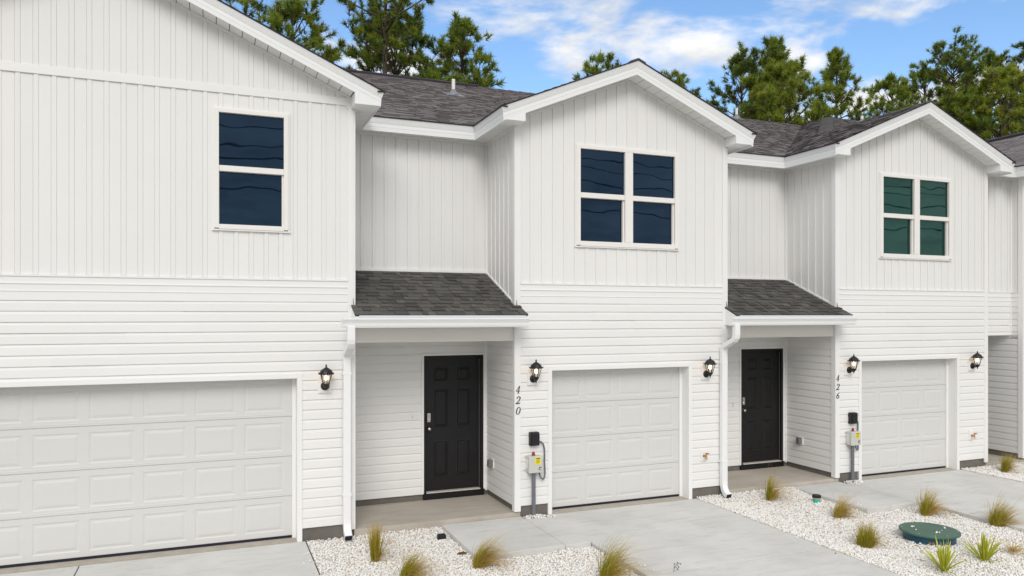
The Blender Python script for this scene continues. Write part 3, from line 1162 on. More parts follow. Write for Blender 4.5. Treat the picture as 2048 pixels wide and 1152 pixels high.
    # kick-out flashings where the little roof dies into the walls
    for x, s in ((xa - 0.002, -1), (xb + 0.002, 1)):
        MB().prism([(x, -0.03, 3.09), (x, -0.06, 3.09), (x, -0.03, 3.2)], [(x + s * 0.006, -0.03, 3.09), (x + s * 0.006, -0.06, 3.09), (x + s * 0.006, -0.03, 3.2)]).build('kickout_flashing', LEAD, house)


def row_house(xa, xl, xr_, gx0, wx0, dx0, ridge_z, label, glass, seed, right_back, first_panel):
    """one middle unit: recessed porch bay xa..xl and street gable xl..xr_"""
    h = thing('townhouse', label, 'townhouse', ((xl + xr_) / 2, 0.5, 0), 'attached white townhouses')
    gx1 = gx0 + 2.435
    gt = 2.142
    win = (wx0, wx0 + 1.86, 4.01, 5.58)
    xm = (xl + xr_) / 2
    zt = lambda x: ridge_z - MP * abs(x - xm)
    so = 0.205
    wall = MB()
    core(wall, xl + 0.03, xr_ - 0.03, 0.035, 0.1, 0.16, 5.8, [(gx0 - 0.04, gx1 + 0.04, 0.0, gt + 0.04), (win[0] + 0.01, win[1] - 0.01, win[2], win[3])])
    wall.prism([(xl + 0.03, 0.035, 5.8), (xr_ - 0.03, 0.035, 5.8), (xm, 0.035, zt(xm) - so - 0.03)], [(xl + 0.03, 0.1, 5.8), (xr_ - 0.03, 0.1, 5.8), (xm, 0.1, zt(xm) - so - 0.03)])
    core(wall, xa + 0.0, xl + 0.1, D + 0.02, D + 0.09, 0.16, 5.75, [(dx0, dx0 + 0.99, 0.0, 2.335)])
    wall.box(xl + 0.03, xl + 0.1, 0.1, D + 0.02, 0.16, 5.75)
    wall.box(xr_ - 0.1, xr_ - 0.03, 0.1, D, 0.16, 5.75)
    wall.box(dx0 - 0.1, dx0 + 1.1, D + 0.3, D + 0.33, 0.1, 2.5)
    wl_ = wall.build('wall', SID, h)
    rear = MB().box(xa, xr_, 13.6, 13.7, -0.2, 5.7)
    rear.build('rear_wall', SID, h)
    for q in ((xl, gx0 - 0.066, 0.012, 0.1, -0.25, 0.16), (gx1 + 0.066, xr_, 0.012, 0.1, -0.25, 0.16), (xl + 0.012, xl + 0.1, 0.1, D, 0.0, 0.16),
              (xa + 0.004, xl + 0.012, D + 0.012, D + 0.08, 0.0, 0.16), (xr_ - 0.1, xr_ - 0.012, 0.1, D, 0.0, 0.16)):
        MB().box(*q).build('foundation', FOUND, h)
    gh = (gx0 - 0.066, gx1 + 0.066, 0.0, gt + 0.066)
    lap_wall(wl_, FX(0.0), xl + 0.07, xr_ - 0.07, 0.165, ROWS, [gh], seed)
    transition_band(h, FX(0.0), xl + 0.07, xr_ - 0.07)
    batten_wall(wl_, FX(0.0), xl + 0.07, xr_ - 0.07, 3.452, lambda x: zt(x) - so, [(win[0] + 0.006, win[1] - 0.006, win[2] + 0.01, win[3] - 0.006)], first_panel)
    corner_post(h, xl, 1, 0.075, 0.085, SOF - 0.003)
    corner_post(h, xr_, -1, 0.075, 0.085, SOF - 0.003)
    # recess: door wall and side wall
    lap_wall(wl_, FX(D), xa + 0.002, xl - 0.03, 0.165, 19, [(dx0 - 0.034, dx0 + 1.024, 0.0, 2.369)], seed + 5, 2.63)
    lap_wall(wl_, SX(xl), 0.074, D - 0.03, 0.165, 19, (), seed + 6, 2.63)
    batten_wall(wl_, FX(D), xa + 0.002, xl - 0.03, 3.6, lambda x: SOF - 0.003, (), xl - 0.035)
    batten_wall(wl_, SX(xl), 0.074, D - 0.03, 3.0, lambda x: SOF - 0.003, (), 0.09)
    t = MB()
    t.box(xl - 0.032, xl + 0.01, D - 0.032, D + 0.01, 0.14, 5.75)
    t.build('inside_corner_trim', TRIM, h, bevel=0.004)
    MB().box(xa + 0.003, xl - 0.032, D - 0.026, D, 3.648, 3.69).build('wall_flashing', TRIM, h)
    a = [(0.0, 3.115), (D - 0.03, 3.115 + 0.43 * (D - 0.03))]
    MB().prism([(xl - 0.022, a[0][0], a[0][1]), (xl - 0.0, a[0][0], a[0][1]), (xl, a[0][0], a[0][1] + 0.035), (xl - 0.022, a[0][0], a[0][1] + 0.035)],
               [(xl - 0.022, a[1][0], a[1][1]), (xl - 0.0, a[1][0], a[1][1]), (xl, a[1][0], a[1][1] + 0.035), (xl - 0.022, a[1][0], a[1][1] + 0.035)]).build('step_flashing', TRIM, h)
    # far side of the gable wing (seen only from the right)
    batten_wall(wl_, lambda u, o, z: (xr_ + o, u, z), 0.074, right_back - 0.02, 3.452, lambda x: SOF - 0.003, (), 0.09)
    lap_wall(wl_, lambda u, o, z: (xr_ + o, u, z), 0.074, right_back - 0.02, 0.165, ROWS + 2, (), seed + 8)
    garage_trim(h, gx0, gx1, gt)
    garage_door(h, gx0, gx1 - 0.0, 4, gx0 + 0.11, 0.567, 0.475)
    window(h, win[0], win[1], win[2], win[3], glass, 2, 4.762, 4.84)
    front_door(h, dx0, D)
    fascia_gable(h, xl, xr_, xm, ridge_z, MP, 1.0, left_back=D - 0.31, right_back=right_back - 0.31)
    back_eave(h, xa + 0.31, xl - 0.31, D - 0.31, zt(xl - 0.31) - 0.008, 1.0)
    porch_roof(h, xa, xl, seed)
    return h, wl_


h1 = thing('townhouse', 'white townhouse with a wide double garage door under one tall single window', 'townhouse', (-1.3, 0.5, 0), 'attached white townhouses')
h2, w2_ = row_house(1.794, 4.162, 7.917, 4.745, 5.128, 3.107, 6.855, 'white townhouse with twin blue-black upper windows and the numbers 420', GLASSB, 11, D, 4.392)
h3, w3_ = row_house(7.917, 10.293, 14.154, 10.89, 11.31, 9.216, 6.878, 'white townhouse with twin green-tinted upper windows and the numbers 426', GLASSG, 23, 0.245, 11.637)
h4 = thing('townhouse', 'white townhouse cut off by the picture edge, beyond the one numbered 426', 'townhouse', (18.3, 0.5, 0), 'attached white townhouses')


def end_house_one():
    h = h1
    x0, x1, xr_, za, m = -4.4, 1.794, -1.3, 7.442, 0.4375
    zt = lambda x: za - m * abs(x - xr_)
    so = 0.195
    gx0, gx1, gt = -3.82, 1.06, 2.142
    win = (0.03, 0.965, 4.05, 5.61)
    wall = MB()
    core(wall, x0 + 0.03, x1 - 0.03, 0.035, 0.1, 0.16, 5.8, [(gx0 - 0.04, gx1 + 0.04, 0.0, gt + 0.04), (win[0] + 0.01, win[1] - 0.01, win[2], win[3])])
    wall.prism([(x0 + 0.03, 0.035, 5.8), (x1 - 0.03, 0.035, 5.8), (xr_, 0.035, zt(xr_) - so - 0.03)], [(x0 + 0.03, 0.1, 5.8), (x1 - 0.03, 0.1, 5.8), (xr_, 0.1, zt(xr_) - so - 0.03)])
    wall.box(x1 - 0.1, x1 - 0.03, 0.1, D, 0.16, 5.75)
    wall.box(x0 + 0.03, x0 + 0.1, 0.1, 13.6, 0.16, 5.75)
    wl_ = wall.build('wall', SID, h)
    MB().box(x0, x1, 13.6, 13.7, -0.2, 5.7).build('rear_wall', SID, h)
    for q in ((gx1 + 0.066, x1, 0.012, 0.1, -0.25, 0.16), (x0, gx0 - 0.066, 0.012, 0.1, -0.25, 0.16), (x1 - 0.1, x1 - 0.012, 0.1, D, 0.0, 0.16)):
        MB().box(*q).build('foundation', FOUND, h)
    lap_wall(wl_, FX(0.0), x0 + 0.07, x1 - 0.07, 0.165, ROWS, [(gx0 - 0.066, gx1 + 0.066, 0.0, gt + 0.066)], 3)
    transition_band(h, FX(0.0), x0 + 0.07, x1 - 0.07)
    batten_wall(wl_, FX(0.0), x0 + 0.07, x1 - 0.07, 3.452, lambda x: 5.80, [(win[0] + 0.006, win[1] - 0.006, win[2] + 0.01, win[3] - 0.006)], 1.562)
    batten_wall(wl_, FX(-0.004), x0 + 0.07, x1 - 0.07, 5.89, lambda x: zt(x) - so, (), 1.562)
    MB().box(x0 + 0.07, x1 - 0.07, -0.022, 0.0, 5.79, 5.893).build('gable_band', TRIM, h, bevel=0.003)
    corner_post(h, x1, -1, 0.075, 0.085, SOF - 0.003)
    corner_post(h, x0, 1, 0.075, 0.085, SOF - 0.003)
    batten_wall(wl_, lambda u, o, z: (x1 + o, u, z), 0.074, D, 3.0, lambda x: SOF - 0.003, (), 0.09)
    lap_wall(wl_, lambda u, o, z: (x1 + o, u, z), 0.074, D, 0.165, 19, (), 8, 2.63)
    garage_trim(h, gx0, gx1, gt)
    garage_door(h, gx0, gx1, 8, 0.412 - 7 * 0.594, 0.594, 0.497)
    window(h, win[0], win[1], win[2], win[3], GLASSB, 1, 4.798, 4.872, side=0.074, top=0.07, bot=0.075)
    fascia_gable(h, x0, x1, xr_, za, m, 0.95, left_back=D - 0.31, right_back=D - 0.31)


def end_house_two():
    h = h4
    x0, x1, xr_, za = 15.22, 21.42, 18.32, 7.365
    zt = lambda x: za - MP * abs(x - xr_)
    so = 0.205
    YB, YL = 0.245, 2.2
    wall = MB()
    core(wall, x0 + 0.03, x1 - 0.03, 0.035, 0.1, 0.16, 5.8)
    wall.prism([(x0 + 0.03, 0.035, 5.8), (x1 - 0.03, 0.035, 5.8), (xr_, 0.035, zt(xr_) - so - 0.03)], [(x0 + 0.03, 0.1, 5.8), (x1 - 0.03, 0.1, 5.8), (xr_, 0.1, zt(xr_) - so - 0.03)])
    wall.box(x0 + 0.03, x0 + 0.1, 0.1, YL, 0.16, 5.75)
    wall.box(14.154, x0 + 0.03, YB + 0.02, YB + 0.09, 2.57, 5.75)
    wall.box(14.154, x0 + 0.03, YL + 0.02, YL + 0.09, 0.1, 2.6)
    wl_ = wall.build('wall', SID, h)
    MB().box(14.2, x1, 13.6, 13.7, -0.2, 5.7).build('rear_wall', SID, h)
    for q in ((x0 + 0.012, x0 + 0.1, 0.05, YL, 0.0, 0.16), (x0 + 0.012, x1, 0.012, 0.05, -0.25, 0.16)):
        MB().box(*q).build('foundation', FOUND, h)
    lap_wall(wl_, SX(x0), 0.074, YL, 0.165, 19, (), 31, 2.565)
    lap_wall(wl_, SX(x0), 0.074, YB - 0.026, 0.165 + 18 * LP, 5, (), 32)
    lap_wall(wl_, FX(YL), 14.156, x0 - 0.002, 0.165, 19, (), 34, 2.565)
    lap_wall(wl_, FX(YB), 14.156, x0 - 0.02, 0.165 + 18 * LP, 5, [(14.0, 15.3, 2.0, 2.595)], 33)
    transition_band(h, FX(YB), 14.156, x0 - 0.02)
    transition_band(h, SX(x0), 0.074, YB - 0.02)
    batten_wall(wl_, FX(YB), 14.156, x0 - 0.02, 3.452, lambda x: SOF - 0.003, (), 14.2)
    batten_wall(wl_, SX(x0), 0.074, YB - 0.02, 3.452, lambda x: SOF - 0.003, (), 0.09)
    MB().box(14.156, x0 - 0.03, YB - 0.018, YB + 0.01, 2.562, 2.6).build('starter_trim', TRIM, h)
    MB().box(14.156, x0 - 0.002, YB + 0.0, YL, 2.566, 2.58).build('porch_ceiling', SOFF, h)
    MB().box(x0 - 0.032, x0 + 0.008, YB - 0.032, YB + 0.01, 2.562, 5.75).build('inside_corner_trim', TRIM, h, bevel=0.004)
    corner_post(h, x0, 1, 0.075, 0.085, SOF - 0.003)
    lap_wall(wl_, FX(0.0), x0 + 0.07, x1 - 0.07, 0.165, ROWS, (), 36)
    transition_band(h, FX(0.0), x0 + 0.07, x1 - 0.07)
    batten_wall(wl_, FX(0.0), x0 + 0.07, x1 - 0.07, 3.452, lambda x: zt(x) - so, (), x0 + 0.1)
    fascia_gable(h, x0, x1, xr_, za, MP, 1.0, left_back=YB - 0.31, right_back=D)
    back_eave(h, 14.464, 14.91, YB - 0.31, zt(14.91) - 0.008, 1.0)


end_house_one()
end_house_two()

# ------------------------------------------------------------------ roofs over the row
ZE = 5.93


def mz(y):                                      # main front slope
    return ZE + MP * (y - 0.89)


def m3(y):                                      # main slope beyond 426, one metre further forward
    return ZE + MP * (y + 0.10)


XD, YD_ = (1, 0, 0), (0, 1, 0)
RY = 7.3


def roof(poly, e, name, house):
    return shingle_plane(poly, e, name, SHINGF, house, lift=0.009 if name == 'gable_roof' and house is not h3 else 0.019)


roof([(-1.3, -0.35, 7.442), (2.139, -0.35, 5.937), (2.139, 0.89, 5.937), (-1.3, 4.5, 7.442)], YD_, 'gable_roof', h1)
roof([(-1.3, -0.35, 7.442), (-4.74, -0.35, 5.937), (-4.74, 0.89, 5.937), (-1.3, 4.5, 7.442)], YD_, 'gable_roof', h1)
roof([(2.139, 0.89, mz(0.89)), (2.139, RY, mz(RY)), (-1.3, RY, mz(RY)), (-1.3, 4.5, mz(4.5))], XD, 'main_roof', h1)
roof([(-4.74, 0.89, mz(0.89)), (-4.74, RY, mz(RY)), (-1.3, RY, mz(RY)), (-1.3, 4.5, mz(4.5))], XD, 'main_roof', h1)
roof([(2.139, 0.89, ZE), (3.818, 0.89, ZE), (6.04, 3.113, mz(3.113)), (6.04, RY, mz(RY)), (2.139, RY, mz(RY))], XD, 'main_roof', h2)
roof([(6.04, 3.113, mz(3.113)), (8.262, 0.89, ZE), (8.262, RY, mz(RY)), (6.04, RY, mz(RY))], XD, 'main_roof', h2)
roof([(3.818, -0.35, ZE), (6.04, -0.35, 6.855), (6.04, 3.113, 6.855), (3.818, 0.89, ZE)], YD_, 'gable_roof', h2)
roof([(8.262, -0.35, ZE), (6.04, -0.35, 6.855), (6.04, 3.113, 6.855), (8.262, 0.89, ZE)], YD_, 'gable_roof', h2)
roof([(8.262, 0.89, ZE), (9.948, 0.89, ZE), (16.36, RY, mz(RY)), (8.262, RY, mz(RY))], XD, 'main_roof', h3)
lx = lambda x: ZE + MP * (x - 9.948)
X3 = 12.2235
roof([(9.948, -0.35, ZE), (X3, -0.35, lx(X3)), (X3, 2.176, lx(X3)), (X3, 3.166, lx(X3)), (9.948, 0.89, ZE)], YD_, 'gable_roof', h3)
roof([(X3, 2.176, lx(X3)), (16.56, 6.512, lx(16.56)), (16.56, 7.3, lx(16.56)), (16.36, RY, lx(16.36)), (X3, 3.166, lx(X3))], YD_, 'gable_roof', h3)
roof([(X3, -0.35, lx(X3)), (14.499, -0.35, ZE), (14.499, -0.10, ZE), (X3, 2.176, lx(X3))], YD_, 'gable_roof', h3)
roof([(14.499, -0.10, ZE), (14.875, -0.10, ZE), (18.32, 3.345, m3(3.345)), (18.32, 6.512, m3(6.512)), (16.56, 6.512, m3(6.512)), (X3, 2.176, m3(2.176))], XD, 'main_roof', h4)
roof([(14.875, -0.35, ZE), (18.32, -0.35, 7.365), (18.32, 3.345, 7.365), (14.875, -0.10, ZE)], YD_, 'gable_roof', h4)
roof([(21.76, -0.35, ZE), (18.32, -0.35, 7.365), (18.32, 3.345, 7.365), (21.76, -0.10, ZE)], YD_, 'gable_roof', h4)
roof([(18.32, 3.345, m3(3.345)), (21.76, -0.10, ZE), (21.76, 6.512, m3(6.512)), (18.32, 6.512, m3(6.512))], XD, 'main_roof', h4)
# rear slopes
for (a, b, h) in ((-4.74, 1.8, h1), (1.8, 7.92, h2), (7.92, 14.3, h3)):
    MB().poly([(a, RY, mz(RY)), (b, RY, mz(RY)), (b, 13.9, 5.85), (a, 13.9, 5.85)])
    q = MB(); q.quad((a, RY, mz(RY)), (b, RY, mz(RY)), (b, 13.9, 5.85), (a, 13.9, 5.85)); q.build('rear_roof', RIDGE, h)
q = MB(); q.quad((14.3, RY, mz(RY)), (21.76, RY, mz(RY)), (21.76, 13.9, 5.85), (14.3, 13.9, 5.85)); q.build('rear_roof', RIDGE, h4)
q = MB(); q.quad((16.36, RY, mz(RY)), (21.76, RY, mz(RY)), (21.76, 6.512, m3(6.512)), (16.56, 6.512, m3(6.512))); q.build('roof_saddle', RIDGE, h4)


def vent_strip(house, p0, p1, half=0.15, t=0.05):
    """ridge vent: a raised cap along the ridge"""
    p0, p1 = Vector(p0), Vector(p1)
    d = (p1 - p0).normalized()
    s = Vector((d.y, -d.x, 0))
    z = Vector((0, 0, 1))

    def ring(p):
        dz = half * MP
        return [tuple(p + s * half - z * (dz - 0.012)), tuple(p + s * half - z * (dz - 0.012 - t)), tuple(p + z * (t + 0.012)),
                tuple(p - s * half - z * (dz - 0.012 - t)), tuple(p - s * half - z * (dz - 0.012))]
    return MB().prism(ring(p0), ring(p1)).build('ridge_vent', RIDGE, house)


def ridge_caps(house, p0, p1, half=0.14, n=12, dn=None):
    """overlapping cap shingles along a ridge or hip; dn: the two side directions with their fall"""
    p0, p1 = Vector(p0), Vector(p1)
    for k in range(n):
        a, b = p0 + (p1 - p0) * (k / n), p0 + (p1 - p0) * ((k + 1.12) / n)
        s0, s1 = Vector(dn[0]) * half, Vector(dn[1]) * half
        up = Vector((0, 0, 0.028)); lo = Vector((0, 0, 0.014))
        MB().prism([tuple(a + s0 + up), tuple(a + up), tuple(a + s1 + up), tuple(a + s1), tuple(a), tuple(a + s0)],
                   [tuple(b + s0 + lo), tuple(b + lo), tuple(b + s1 + lo), tuple(b + s1 - up), tuple(b - up), tuple(b + s0 - up)]).build('cap_shingle', CAPS, house)


vent_strip(h2, (-3.9, RY, mz(RY)), (6.1, RY, mz(RY)))
vent_strip(h4, (18.32, 2.9, 7.365), (18.32, 0.9, 7.365))
ridge_caps(h2, (6.1, RY, mz(RY)), (9.5, RY, mz(RY)), 0.13, 12, ((0, -1, -MP), (0, 1, -MP)))
ridge_caps(h3, (9.5, RY, mz(RY)), (16.2, RY, mz(RY)), 0.13, 24, ((0, -1, -MP), (0, 1, -MP)))
ridge_caps(h3, (X3, -0.35, lx(X3)), (X3, 2.176, lx(X3)), 0.13, 10, ((-1, 0, -MP), (1, 0, -MP)))
ridge_caps(h2, (6.04, -0.35, 6.855), (6.04, 3.113, 6.855), 0.13, 12, ((-1, 0, -MP), (1, 0, -MP)))
hs_ = math.sqrt(0.5)
ridge_caps(h4, (X3, 2.176, lx(X3)), (16.56, 6.512, lx(16.56)), 0.15, 26, ((-hs_, hs_, -MP * hs_ * 0.9 - 0.0), (hs_, -hs_, -MP * hs_ * 0.9)))
ridge_caps(h4, (16.56, 6.512, lx(16.56)), (18.3, 6.512, lx(16.56)), 0.13, 8, ((0, -1, -MP), (0, 1, -MP)))

# ------------------------------------------------------------------ marble-chip beds
RNG = np.random.default_rng(7)


def bed_height(x, y, edges):
    x, y = np.asarray(x, float), np.asarray(y, float)
    z = -0.055 + 0.055 * np.exp(-((x - 8.9) ** 2 + (y + 3.0) ** 2) / 0.35) + 0.014 * np.sin(x * 3.1 + y * 1.7) * np.sin(y * 2.3 - x) + 0.008 * np.sin(x * 9 + 1) * np.sin(y * 8)
    for (ax, v, wd, top) in edges:
        d = np.abs((x if ax == 'x' else y) - v)
        z = np.maximum(z, top - d * (top + 0.06) / wd)
    return z


BEDS = [
    dict(rects=[(1.18, 3.03, -1.5, 0.0), (1.18, 4.62, -4.6, -1.5)], edges=[('x', 1.18, 0.45, -0.004), ('y', 0.0, 0.5, -0.01)]),
    dict(rects=[(7.33, 9.31, -1.6, 0.0), (7.33, 10.49, -5.2, -1.6)], edges=[('x', 7.33, 0.6, 0.002), ('y', 0.0, 0.6, 0.02)]),
    dict(rects=[(13.42, 18.0, -2.6, -0.02)], edges=[('x', 13.42, 0.6, 0.01), ('y', 0.0, 0.5, 0.02)]),
]


def stones(n, pos, size, tone):
    """jittered eight-corner chips: n stones as one vertex / face array"""
    base = np.array([(-1, -1, -1), (1, -1, -1), (1, 1, -1), (-1, 1, -1), (-1, -1, 1), (1, -1, 1), (1, 1, 1), (-1, 1, 1)], float)
    tri = np.array([(0, 2, 1), (0, 3, 2), (4, 5, 6), (4, 6, 7), (0, 1, 5), (0, 5, 4), (1, 2, 6), (1, 6, 5), (2, 3, 7), (2, 7, 6), (3, 0, 4), (3, 4, 7)])
    v = base[None] * (0.55 + 0.45 * RNG.random((n, 8, 1))) + RNG.normal(0, 0.16, (n, 8, 3))
    sc = size[:, None] * np.stack([RNG.uniform(0.8, 1.35, n), RNG.uniform(0.7, 1.1, n), RNG.uniform(0.5, 0.9, n)], 1)
    v = v * sc[:, None, :] * 0.62
    q = RNG.normal(size=(n, 4)); q /= np.linalg.norm(q, axis=1, keepdims=True)
    w_, x, y, z = q.T
    R = np.stack([1 - 2 * (y * y + z * z), 2 * (x * y - z * w_), 2 * (x * z + y * w_), 2 * (x * y + z * w_), 1 - 2 * (x * x + z * z), 2 * (y * z - x * w_),
                  2 * (x * z - y * w_), 2 * (y * z + x * w_), 1 - 2 * (x * x + y * y)], 1).reshape(n, 3, 3)
    v = np.einsum('nij,nkj->nki', R, v) + pos[:, None, :]
    f = tri[None] + (np.arange(n) * 8)[:, None, None]
    return v.reshape(-1, 3), f.reshape(-1, 3), np.repeat(tone, 8)


def stone_tone(n, p=None):
    t = RNG.beta(2.2, 1.2, n) * 0.8 + 0.2
    k = RNG.random(n)
    t = np.where(k < 0.05, RNG.uniform(0.0, 0.1, n), t)
    t = np.where((k > 0.05) & (k < 0.125), RNG.uniform(0.06, 0.2, n), t)
    return t


for bed in BEDS:
    P = []
    for (x0, x1, y0, y1) in bed['rects']:
        n = int((x1 - x0) * (y1 - y0) * 3000)
        P.append(np.stack([RNG.uniform(x0 + 0.005, x1 - 0.005, n), RNG.uniform(y0 + 0.005, y1 - 0.005, n)], 1))
        # bed sheet under the chips
        gx, gy = np.meshgrid(np.linspace(x0, x1, 40), np.linspace(y0, y1, 40))
        gz = bed_height(gx, gy, bed['edges']) - 0.016
        v = np.stack([gx, gy, gz], -1).reshape(-1, 3)
        i = np.arange(39)[:, None] * 40 + np.arange(39)[None]
        f = np.stack([i, i + 1, i + 41, i + 40], -1).reshape(-1, 4)
        o = np_obj('gravel_bed', v, f, MATS.get('bed') or pmat('bed', (0.78, 0.73, 0.66), 0.95, 0.25, 30))
        o['kind'] = 'structure'
    P = np.concatenate(P)
    n = len(P)
    z = bed_height(P[:, 0], P[:, 1], bed['edges']) + RNG.uniform(-0.008, 0.005, n)
    size = RNG.uniform(0.009, 0.0175, n) * np.where(RNG.random(n) < 0.06, 1.45, 1.0)
    v, f, t = stones(n, np.column_stack([P, z]), size, stone_tone(n))
    o = np_obj('gravel', v, f, STONE, tone=t)
    o['kind'] = 'stuff'


def heap(cx, cy, cz, rx, ry, n, name='gravel'):
    a, r = RNG.uniform(0, 2 * PI, n), np.sqrt(RNG.random(n))
    p = np.stack([cx + rx * r * np.cos(a), cy + ry * r * np.sin(a), cz + 0.03 * (1 - r) + RNG.uniform(0, 0.012, n)], 1)
    v, f, t = stones(n, p, RNG.uniform(0.01, 0.019, n), stone_tone(n))
    o = np_obj(name, v, f, STONE, tone=t)
    o['kind'] = 'stuff'


heap(4.43, -0.09, 0.0, 0.19, 0.1, 150)
heap(4.62, -0.2, 0.005, 0.12, 0.05, 26)
for _x, _y in ((7.25, -0.8), (7.24, -2.2), (10.57, -2.2), (4.7, -1.9), (4.72, -2.6), (3.2, -1.42), (9.4, -1.5), (7.28, -3.1), (13.36, -0.7), (1.1, -0.8), (1.11, -1.6), (10.5, -0.4)):
    heap(_x, _y, 0.004, 0.07, 0.3, 5)
heap(10.62, -0.1, 0.0, 0.2, 0.1, 130)
MB().box(4.25, 4.62, -0.16, -0.02, -0.2, -0.004).build('gravel_bed', DIRT)['kind'] = 'structure'
MB().box(10.38, 10.5, -0.16, -0.02, -0.2, -0.004).build('gravel_bed', DIRT)['kind'] = 'structure'

# ------------------------------------------------------------------ wall lanterns
def lantern(x, z, label):
    t = thing('wall_lantern', label, 'wall lantern', (x, 0, z), 'lit wall lanterns')
    O = (0, 0, 0)
    m = MB().box(-0.082, 0.082, -0.042, 0.0, -0.105, 0.1)
    m.box(-0.066, 0.066, -0.05, -0.042, -0.089, 0.084)
    m.build('mounting_block', TRIM, t, org=O, bevel=0.004)
    m = MB().lathe([(0.058, 0.05), (0.058, 0.06), (0.046, 0.074), (0.02, 0.08)], (-0.0, 0, -0.01), 18, 'y')
    m.build('back_plate', BLACKM, t, org=O, smooth=True)
    c = (0.0, -0.155, 0.0)
    m = MB().tube([(0, -0.07, -0.01), (0, -0.105, -0.028), (0, -0.14, -0.022), (0, -0.155, 0.0)], [0.015, 0.014, 0.013, 0.013], 8)
    m.lathe([(0.004, -0.062), (0.012, -0.052), (0.006, -0.042), (0.02, -0.026), (0.03, -0.012), (0.042, 0.004), (0.045, 0.02), (0.04, 0.024)], c, 12)
    m.build('arm', BLACKM, t, org=O, smooth=False)
    hexa = [(math.cos(PI / 3 * k + PI / 6), math.sin(PI / 3 * k + PI / 6)) for k in range(6)]
    rb, rt, zb, zt_ = 0.042, 0.078, 0.024, 0.155
    m = MB()
    for a, b in hexa:
        m.tube([(a * rb, c[1] + b * rb, zb), (a * rt, c[1] + b * rt, zt_)], 0.0048, 5)
    m.build('cage', BLACKM, t, org=O)
    m = MB()
    for k in range(6):
        (a, b), (d, e) = hexa[k], hexa[(k + 1) % 6]
        q = 0.97
        m.quad((a * rb * q, c[1] + b * rb * q, zb), (d * rb * q, c[1] + e * rb * q, zb), (d * rt * q, c[1] + e * rt * q, zt_), (a * rt * q, c[1] + b * rt * q, zt_))
    m.build('lamp_glass', CLEAR, t, org=O)
    m = MB().lathe([(0.1, 0.15), (0.104, 0.158), (0.1, 0.166), (0.088, 0.168), (0.082, 0.185), (0.068, 0.207), (0.045, 0.224), (0.026, 0.236), (0.012, 0.244), (0.008, 0.252),
                    (0.013, 0.26), (0.012, 0.268), (0.006, 0.276), (0.002, 0.284)], (0, c[1], 0), 12)
    for a, b in hexa:
        m.tube([(a * 0.097, c[1] + b * 0.097, 0.16), (a * 0.108, c[1] + b * 0.108, 0.176)], [0.009, 0.003], 5)
    m.build('lamp_cap', BLACKM, t, org=O)
    m = MB().lathe([(0.012, 0.03), (0.013, 0.07), (0.012, 0.074)], (0, c[1], 0), 10)
    m.build('candle_sleeve', PVC, t, org=O)
    m = MB().lathe([(0.011, 0.074), (0.02, 0.09), (0.026, 0.108), (0.022, 0.125), (0.01, 0.137), (0.002, 0.14)], (0, c[1], 0), 12)
    m.build('bulb', BULB, t, org=O, smooth=True)
    return t


lantern(1.415, 2.045, 'lit black wall lantern beside the wide double garage door')
lantern(4.425, 2.045, 'lit black wall lantern above the numbers 420 and the black box')
lantern(7.495, 2.025, 'lit black wall lantern on the pier between the 420 garage and a downspout')
lantern(10.56, 2.005, 'lit black wall lantern above the numbers 426, between corner post and garage')
lantern(13.70, 2.0, 'lit black wall lantern on the outer pier of number 426, above its hose tap')

# ------------------------------------------------------------------ house numbers (italic serif figures)
GLYPH = {
    '4': [[(0.56, 0.98, .05), (0.08, 0.34, .05)], [(0.06, 0.33, .07), (0.86, 0.33, .07)], [(0.58, 1.0, .12), (0.58, 0.02, .12)], [(0.44, 0.02, .05), (0.74, 0.02, .05)]],
    '2': [[(0.14, 0.72, .12), (0.16, 0.86, .09), (0.32, 0.97, .08), (0.52, 0.98, .09), (0.72, 0.9, .13), (0.76, 0.72, .15), (0.66, 0.52, .13), (0.42, 0.28, .08), (0.1, 0.06, .06)],
          [(0.08, 0.06, .12), (0.8, 0.06, .12)], [(0.8, 0.04, .06), (0.86, 0.24, .05)]],
    '0': [[(0.46, 0.99, .05), (0.24, 0.9, .09), (0.13, 0.66, .14), (0.12, 0.36, .14), (0.22, 0.1, .09), (0.46, 0.01, .05), (0.68, 0.1, .09), (0.8, 0.36, .14), (0.8, 0.66, .14), (0.7, 0.9, .09), (0.46, 0.99, .05)]],
    '6': [[(0.76, 0.98, .05), (0.46, 0.88, .09), (0.22, 0.64, .13), (0.13, 0.36, .15), (0.2, 0.12, .1), (0.44, 0.01, .06), (0.68, 0.09, .1), (0.78, 0.3, .14), (0.7, 0.5, .1), (0.48, 0.58, .06), (0.26, 0.5, .06), (0.16, 0.38, .06)]],
}


def numbers(digits, x, ztop, label):
    t = thing('house_number', label, 'house number', (x, -0.026, ztop), 'house numbers')
    h, wd = 0.108, 0.078
    for k, ch in enumerate(digits):
        m = MB()
        zb = -h - k * 0.154
        for st in GLYPH[ch]:
            P = [Vector(((p[0] - 0.45) * wd + (p[1] - 0.5) * 0.022, 0, zb + p[1] * h)) for p in st]
            r = [p[2] * wd * 0.62 for p in st]
            for (a, ra), (b, rb) in zip(zip(P, r), list(zip(P, r))[1:]):
                d = (b - a).normalized()
                n = Vector((-d.z, 0, d.x))
                e = d * min(ra, rb) * 0.5
                q = [a - e + n * ra, b + e + n * rb, b + e - n * rb, a - e - n * ra]
                m.prism([tuple(p + Vector((0, -0.007, 0))) for p in q], [tuple(p) for p in q])
        m.build('digit', SEAL, t, org=(0, 0, 0))
    return t


numbers('420', 4.194, 1.932, 'black italic numbers 420 on the post below the blue-black twin windows')
numbers('426', 10.322, 1.908, 'black italic numbers 426 on the post below the green-tinted windows')

